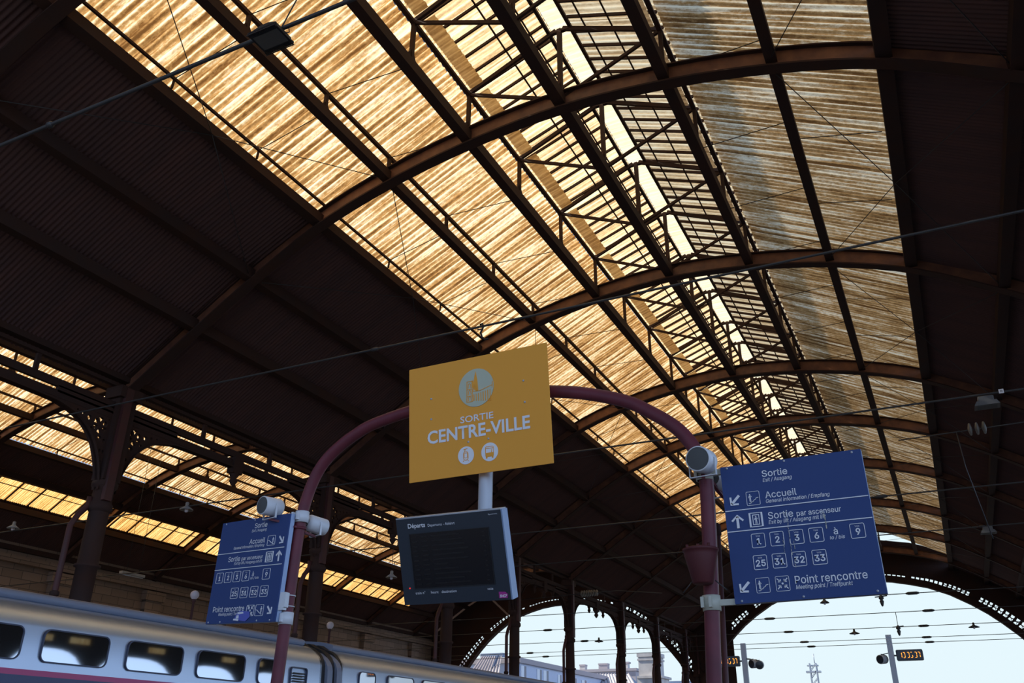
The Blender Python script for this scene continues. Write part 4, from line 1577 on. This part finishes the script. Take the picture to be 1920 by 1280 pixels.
# hook and tag on the wires
a = atY(905, 615, 13.02)
t = thing('wire_hook', 'small S-shaped hook caught on the span cable above the ochre sign', 'hook', (a.x, 13.0, 9.0))
MB().tube([(-0.05, 0, 0.03), (0, 0, 0.05), (0.02, 0, -0.04), (-0.03, 0, -0.14), (0.0, 0, -0.24), (0.06, 0, -0.30), (0.14, 0, -0.31)], 0.02, 6).build('rod', 'black', t)
MB().tube([(-0.1, 0, -0.06), (0.02, 0, -0.08)], 0.014, 6).build('clip', 'black', t)
a = atY(1878, 737, 20.88)
t = thing('wire_tag', 'small square white tag clipped on the span cable', 'tag', (a.x, 20.86, 9.0))
MB().box((-0.05, -0.012, -0.05), (0.05, 0.0, 0.05)).build('plate', 'white', t)
Pen().rbox(-0.02, -0.02, 0.02, 0.02, 0.004, 0.008).build('print', 'black', t).location = (0, -0.011, 0)


def pendant(u, v, y, z_wire, label, r=0.19, flat=False, m='lamp'):
    a = atY(u, v, y)
    t = thing('pendant_lamp', label, 'lamp', (a.x, y, a.z))
    if flat:
        MB().box((-0.16, -0.12, 0.02), (0.16, 0.12, 0.16)).build('gear_box', m, t, 0.015)
        MB().prism([(-0.26, -0.07), (0.26, -0.07), (0.2, 0.03), (-0.2, 0.03)], -0.17, 0.17).build('shade', m, t)
        MB().box((-0.2, -0.13, -0.078), (0.2, 0.13, -0.07)).build('lens', 'grille', t)
    else:
        MB().lathe([(0.03, 0.22), (0.06, 0.2), (0.06, 0.1), (0.09, 0.06), (r, -0.03), (r, -0.06), (r * 0.9, -0.05), (0.05, 0.05)], 18).build('shade', m, t)
        MB().lathe([(0.0, -0.14), (0.05, -0.12), (0.065, -0.06), (0.04, 0.02)], 12).build('bulb', 'globe', t)
    zt = z_wire - a.z
    MB().tube([(0, 0, 0.15), (0, 0, max(zt, 0.2))], 0.012, 6).build('hanger', 'wire', t)


pendant(1850, 757, 20.9, 9.0, 'grey flat lamp hanging under the span cable beside the white tag', flat=True, m='dark_lamp')
pendant(1853, 996, 34.8, 9.0, 'grey flat lamp under the fourth-rib span cable, before the dark roof', flat=True, m='dark_lamp')
pendant(350, 953, 20.9, 9.0, 'grey bell-shaped lamp hanging near the first tall column, before the dark roof band', 0.22)
pendant(25, 988, 20.9, 9.0, 'grey bell-shaped lamp hanging under the amber skylight above the train', 0.22)
pendant(734, 1080, 29.1, 9.0, 'small grey bell-shaped lamp close to the corner of the departure board', 0.22)
pendant(1546, 1128, 45.8, 8.5, 'dark bell-shaped lamp just under the lower edge of the drip-marked blue sign', 0.22, m='wire')
pendant(1602, 1186, 58.4, 8.5, 'dark wide lamp in the open sky of the arch, over the steel lattice mast', 0.3, m='wire')
pendant(1826, 1174, 58.4, 8.5, 'dark wide lamp in the sky beside the lattice edge of the arch', 0.3, m='wire')
pendant(1123, 1201, 58.4, 8.5, 'dark wide lamp in the sky between the far arcade columns', 0.3, m='wire')
for u, v, y, lab in ((1653, 1125, 45.75, 'black spindle weight hanging at the corner of the drip-marked blue sign'), (1685, 1181, 51.95, 'black winged spindle weight on the second sky wire')):
    a = atY(u, v, y)
    t = thing('wire_weight', lab, 'weight', (a.x, y, a.z))
    MB().lathe([(0, -0.3), (0.05, -0.25), (0.1, -0.05), (0.06, 0.02), (0.12, 0.08), (0.1, 0.18), (0.03, 0.25)], 12).build('body', 'wire', t)
    MB().bar((-0.28, 0, 0.16), (0.28, 0, 0.2), 0.05, 0.05).build('wing', 'wire', t)
    MB().tube([(0, 0, 0.2), (0, 0, 8.5 - a.z)], 0.015, 6).build('hanger', 'wire', t)
# floodlight on the nearest cable
a = atY(508, 70, 5.30)
t = thing('floodlight', 'dark finned floodlight fixed under the thick span cable nearest the camera', 'floodlight', tuple(a))
MB().prism([(-0.2, -0.03), (0.2, -0.03), (0.17, 0.05), (0.06, 0.085), (-0.06, 0.085), (-0.17, 0.05)], -0.13, 0.13).build('housing', 'black', t)
for s_ in (-1, 1):
    fn = MB()
    for k in range(22):
        x = -0.2 + 0.4 * (k + 0.5) / 22
        fn.box((x - 0.004, s_ * 0.128, -0.045), (x + 0.004, s_ * 0.165, 0.0))
    fn.box((-0.205, s_ * 0.163, -0.05), (0.205, s_ * 0.170, -0.04))
    fn.build('cooling_rib', 'black', t)
MB().box((-0.17, -0.1, -0.036), (0.17, 0.1, -0.03)).build('lens', 'grille', t)
MB().bar((-0.10, 0, 0.08), (-0.10, 0.02, 9.0 - a.z - 0.02), 0.03, 0.02).bar((0.10, 0, 0.08), (0.10, 0.02, 9.0 - a.z - 0.02), 0.03, 0.02).build('yoke', 'black', t)
MB().tube([(0.1, 0, 0.1), (0.19, 0.05, 0.13), (0.22, 0.05, 0.03), (0.19, 0, -0.02)], 0.006, 6).build('cable', 'black', t)
MB().tube([(0.12, 0.02, 9.0 - a.z), (0.16, 0.4, 10.5 - a.z), (0.2, 0.9, 16.6 - a.z)], 0.008, 6).build('suspension', 'wire', t)

# ------------------------------------------------------------------ digital clocks on posts
SEG = {'a': ((0, 1), (1, 1)), 'b': ((1, 1), (1, .5)), 'c': ((1, .5), (1, 0)), 'd': ((0, 0), (1, 0)), 'e': ((0, 0), (0, .5)), 'f': ((0, .5), (0, 1)), 'g': ((0, .5), (1, .5))}


def clock_post(xp, y, ztop, lean, side, zc, label_p, label_c, nsp, xo=0):
    t = thing('clock_post', label_p, 'post', (xp, y, 0))
    MB().prism([(-0.1, 0), (0.1, 0), (0.1 + lean, ztop), (-0.1 + lean, ztop)], -0.08, 0.08).build('post', 'mast', t)
    xm = xp + lean * zc / ztop
    cw, ch = 0.95, 0.40
    x0 = xm + side * 0.18 if side > 0 else xm - 0.18 - cw
    c = thing('digital_clock', label_c, 'clock', (x0, y - 0.06, zc - ch / 2))
    MB().prism(rrect(0, 0, cw, ch, 0.05), -0.07, 0.07).build('case', 'clock', c)
    MB().box((0.06, -0.074, 0.05), (cw - 0.06, -0.069, ch - 0.05)).build('window', 'screen', c)
    dw, dh = 0.068, 0.19
    for k, sg in enumerate(('bc', 'abcd', 'abcd', 'acd', 'abcd', 'abc')):
        dx = 0.13 + k * 0.115 + (k // 2) * 0.035
        p_ = Pen()
        p_.Y = -0.078
        for s_ in sg:
            (a0, b0), (a1, b1) = SEG[s_]
            g0, g1 = 0.12, 0.88
            pa = (dx + (a0 + (a1 - a0) * g0) * dw, 0.105 + (b0 + (b1 - b0) * g0) * dh)
            pb = (dx + (a0 + (a1 - a0) * g1) * dw, 0.105 + (b0 + (b1 - b0) * g1) * dh)
            p_.ln([pa, pb], 0.018)
        p_.build('digit', 'led', c)
    MB().bar((xm - x0, 0.02, ch / 2), (0.02 if side > 0 else cw - 0.02, 0.02, ch / 2), 0.05, 0.06).build('arm', 'clock', c)
    for q in range(nsp):
        sx = xm - side * (0.36 + q * 0.24)
        lab = ('grey loudspeaker on the clock post standing alone in the open arch' if side > 0 else 'grey loudspeaker nearer the clock post at the foot of the lattice arch' if q == 0 else 'grey loudspeaker farther from the clock post at the foot of the lattice arch')
        f = Vector((-0.5 + q * 0.6, -0.85, -0.1))
        sp = thing('loudspeaker', lab, 'loudspeaker', (sx, y - 0.05, zc - 0.12 - 0.05 * q))
        MB().lathe([(0.08, -0.2), (0.17, -0.17), (0.17, 0.12), (0.15, 0.13)], 20, (0, 0, 0), f).build('shell', 'lamp', sp)
        MB().lathe([(0.155, 0.12), (0.0, 0.135)], 20, (0, 0, 0), f).build('grille', 'clock', sp)
        MB().bar((0, 0, 0.17), (xm - sx, 0.05, 0.24), 0.03, 0.03).bar((0, 0, 0.0), (0, 0, 0.2), 0.03, 0.03).build('bracket', 'clock', sp)


CY = 38.0
a0, a1, a2 = atY(1665, 1190, CY), atY(1680, 1280, CY), atY(1705, 1228, CY)
clock_post(a1.x - 0.02, CY, a0.z, a0.x - a1.x + 0.02, 1, a2.z, 'grey post with a digital clock, standing alone in the open arch', 'black digital clock with amber figures on the post standing in the open arch', 1)
a0, a1, a2 = atY(1393, 1206, CY), atY(1400, 1280, CY), atY(1365, 1240, CY)
clock_post(a1.x - 0.02, CY, a0.z, a0.x - a1.x + 0.02, -1, a2.z, 'grey post with a digital clock, at the foot of the big lattice arch', 'black digital clock with amber figures, half hidden by the plum pole', 2)

# ------------------------------------------------------------------ lamps in the side hall
for u, v, X_, lab in ((619, 1172, -26.0, 'opal globe lamp on a thin post behind the coupling of the train'), (365, 1115, -26.0, 'pinkish globe lamp on a thin post behind the train, near the torn-sticker sign')):
    a = atX(u, v, X_)
    t = thing('globe_lamp', lab, 'lamp', (a.x, a.y, 0))
    MB().lathe([(0.12, -0.05), (0.06, 0.2), (0.05, a.z - 0.3), (0.08, a.z - 0.25), (0.08, a.z - 0.16)], 12).build('post', 'red_iron', t)
    MB().lathe([(0.08, -0.16), (0.15, -0.08), (0.17, 0.0), (0.15, 0.09), (0.08, 0.15), (0.0, 0.17)], 18, (0, 0, a.z)).build('globe', 'globe', t)
a = atX(248, 1077, -38.0)
t = thing('tube_lamp', 'slim white tube lamp hanging before the stone wall behind the train', 'lamp', tuple(a))
MB().box((-0.12, -0.75, -0.06), (0.12, 0.75, 0.08)).build('housing', 'lamp', t, 0.02)
MB().tube([(0, -0.7, -0.08), (0, 0.7, -0.08)], 0.03, 8).build('tube', 'speaker', t)
MB().tube([(0, 0.4, 0.05), (0, 0.4, 17.25 - a.z)], 0.012, 5).tube([(0, -0.4, 0.05), (0, -0.4, 17.25 - a.z)], 0.012, 5).build('hanger', 'wire', t)

# ------------------------------------------------------------------ town beyond the arches
HX = -48.1
ca = atX(972, 1234, HX)
t = thing('house', 'blue-grey rendered house with white shutters, beyond the far arch', 'building', (HX, ca.y, -1))
o = Vector((HX, ca.y, -1))
L, hz = 62.0, ca.z + 1
MB().box((-13, 0, 0), (0, L, hz - 0.5)).build('wall', 'house_wall', t)
MB().box((-13.3, -0.35, hz - 0.5), (0.4, L, hz)).box((-13, -0.1, hz), (0.1, L, hz + 0.15)).build('eaves', 'house_trim', t)
MB().box((-0.35, -0.06, 0), (0.03, 0.2, hz - 0.5)).build('corner_pipe', 'house_shade', t)
for (u0, v0, u1, v1) in ((976, 1247, 982, 1271), (1006, 1254, 1011.5, 1281), (1018, 1256, 1024, 1283), (1045, 1264, 1049.5, 1290), (1071, 1270, 1077, 1295), (1090, 1274, 1096, 1300)):
    a, b = atX(u0, v0, HX), atX(u1, v1, HX)
    ya, yb = a.y - ca.y, b.y - ca.y
    zt = a.z + 1
    f = MB().box((0.0, ya, zt - 2.6), (0.09, ya + (yb - ya) * 0.95, zt)).build('window', 'house_shade', t)
    MB().box((0.0, ya + (yb - ya) * 0.95, zt - 2.6), (0.06, yb + (yb - ya) * 0.7, zt)).build('pane', 'house_dark', f)
    MB().box((0.09, ya + 0.5, zt - 2.5), (0.1, ya + (yb - ya) * 0.8, zt - 1.7)).build('pane', 'house_dark', f)


def seam_roof(name, label, e0, e1, r0, r1, n, thick=0.12):
    t = thing(name, label, 'roof', tuple(e0))
    o = Vector(e0)
    e0, e1, r0, r1 = [Vector(q) - o for q in (e0, e1, r0, r1)]
    nn = (e1 - e0).cross(r0 - e0).normalized()
    if nn.z < 0:
        nn = -nn
    mb = MB()
    mb.add([e0, e1, r1, r0, e0 - nn * thick, e1 - nn * thick, r1 - nn * thick, r0 - nn * thick], [(0, 1, 2, 3), (7, 6, 5, 4), (0, 4, 5, 1), (1, 5, 6, 2), (2, 6, 7, 3), (3, 7, 4, 0)])
    mb.build('sheet', 'zinc', t)
    s = MB()
    for k in range(n + 1):
        f = k / n
        s.bar(e0.lerp(e1, f) + nn * 0.06, r0.lerp(r1, f) + nn * 0.06, 0.1, 0.16, nn)
    s.build('seam', 'house_trim', t)
    return t


q0, q1 = atY(876, 1272, 88), atY(934, 1272, 88)
r0, r1 = atY(905, 1231, 97), atY(940, 1231, 97)
t = seam_roof('annex_roof', 'steep standing-seam metal roof beside the blue-grey house', q0, q1, r0, r1, 9)
wb = MB()
wb.box((0.2, 0.3, -q0.z - 1), (q1.x - q0.x - 0.2, 8.5, -0.3))
wb.build('wall', 'stone_far', t)
MB().box((r0.x - q0.x - 0.2, 8.8, r0.z - q0.z - 0.1), (r1.x - q0.x + 0.3, 9.3, r0.z - q0.z + 0.35)).build('ridge_cap', 'slate', t)
a = atY(907, 1250, 90)
MB().tube([(a.x - q0.x, 0.5, -3), (a.x - q0.x, 5.5, r0.z - q0.z - 0.3)], 0.16, 8).build('vent_pipe', 'house_dark', t)

q0, q1 = atY(1112, 1290, 126), atY(1194, 1290, 126)
r0, r1 = atY(1110, 1264, 132), atY(1178, 1263, 132)
t = seam_roof('hipped_roof', 'hipped standing-seam metal roof with a blue slate end, below the four chimneys', q0, q1, r0, r1, 13)
o = Vector(q0)
hp = MB()
h2 = atY(1206, 1290, 134)
hp.add([q1 - o, r1 - o, h2 - o], [(0, 1, 2)])
hp.build('hip', 'slate', t)
MB().box((0.3, 0.5, -q0.z - 1), (q1.x - q0.x - 0.3, 12, -0.4)).build('wall', 'stone_far', t)
a, b = atY(1062, 1256, 172), atY(1192, 1264, 172)
t = thing('long_building', 'long low grey block whose flat roof carries four chimneys', 'building', ((a.x + b.x) / 2, 176, -1))
cx = (a.x + b.x) / 2
MB().box((a.x - cx, -4, 0), (b.x - cx, 6, a.z + 0.5)).build('wall', 'house_trim', t)
MB().box((a.x - cx - 0.3, -4.3, a.z + 0.5), (b.x - cx + 0.3, 6.3, a.z + 1)).build('parapet', 'house_trim', t)
zr = a.z
for i, (u0, u1, v0, lab) in enumerate(((1065, 1070, 1244, 'small brown chimney close to the blue-grey house'), (1087, 1097, 1245.5, 'white-patched square chimney on the long flat roof'), (1122.5, 1139, 1243.5, 'broad brown stepped chimney on the long flat roof'), (1170.5, 1177, 1240.5, 'tall slim chimney with a flared top on the long flat roof'))):
    p_, q_ = atY(u0, v0, 174), atY(u1, v0, 174)
    t = thing('chimney', lab, 'chimney', ((p_.x + q_.x) / 2, 174.5, zr))
    hw = (q_.x - p_.x) / 2
    MB().box((-hw, -0.6, 0), (hw, 0.6, p_.z - zr - 0.2)).build('stack', 'stone_far' if i in (1, 3) else 'house_trim', t)
    MB().box((-hw - (0.25 if i == 3 else 0.05), -0.7, p_.z - zr - 0.3), (hw + (0.25 if i == 3 else 0.05), 0.7, p_.z - zr)).build('cap', 'house_trim', t)
TY = 118.0
a, b = atY(1196, 1224, TY), atY(1231, 1229, TY)
c1, c2 = atY(1201, 1264, TY), atY(1239, 1268, TY)
t = thing('stone_tower', 'weathered square stone tower with cornices, beyond the far arcade columns', 'tower', ((a.x + b.x) / 2, TY + 1.5, -1))
cx = (a.x + b.x) / 2
hw = (b.x - a.x) / 2
MB().box((-hw, -1.5, 0), (hw, 1.5, a.z + 0.6)).build('shaft', 'stone_far', t)
MB().box((-hw - 0.15, -1.65, a.z + 0.5), (hw + 0.15, 1.65, a.z + 1.0)).build('cap', 'stone_far', t)
zz = atY(1196, 1236, TY).z + 1
MB().box((-hw - 0.12, -1.62, zz - 0.15), (hw + 0.12, 1.62, zz + 0.1)).build('string_course', 'stone_far', t)
zz = c2.z + 1
MB().box((-hw - 0.1, -2.0, 0), (hw + 0.5, 2.0, zz - 0.2)).build('base', 'stone_far', t)
MB().box((-hw - 0.1, -2.2, zz - 0.2), (hw + 0.8, 2.2, zz + 0.1)).build('cornice', 'stone_far', t)
a, b = atY(1247, 1277, 150), atY(1300, 1277, 150)
t = thing('flat_roofed_building', 'low distant block with a flat roof to one side of the stone tower', 'building', ((a.x + b.x) / 2, 152, -1))
MB().box(((a.x - b.x) / 2, -2, 0), ((b.x - a.x) / 2, 3, a.z + 0.6)).build('wall', 'house_trim', t)
MB().box(((a.x - b.x) / 2 - 0.3, -2.3, a.z + 0.6), ((b.x - a.x) / 2 + 0.3, 3.3, a.z + 1)).build('parapet', 'slate', t)
a = atY(1524, 1243, 170)
t = thing('lattice_mast', 'distant steel lattice mast low in the sky of the big arch', 'mast', (a.x, 170, -1))
m_ = MB()
hw, ht = 0.55, a.z + 1
for sx in (-1, 1):
    for sy in (-1, 1):
        m_.bar((sx * hw, sy * hw, 0), (sx * hw, sy * hw, ht), 0.14, 0.14)
n = 14
for k in range(n):
    z0_, z1_ = ht * k / n, ht * (k + 1) / n
    for s in (-1, 1):
        m_.bar((-hw, s * hw, z0_), (hw, s * hw, z1_), 0.1, 0.1)
        m_.bar((s * hw, -hw, z1_), (s * hw, hw, z0_), 0.1, 0.1)
m_.build('frame', 'mast', t)
MB().box((-1.3, -0.6, ht - 1.6), (1.2, 0.6, ht - 1.3)).box((-1.0, -0.4, ht - 0.5), (0.9, 0.4, ht - 0.3)).build('platform', 'mast', t)
MB().tube([(0.3, 0, ht), (0.3, 0, ht + 1.6)], 0.08, 6).build('aerial', 'mast', t)
for o in list(bpy.data.objects):
    if o.type == 'CURVE' or o.type == 'FONT':
        bpy.data.objects.remove(o)
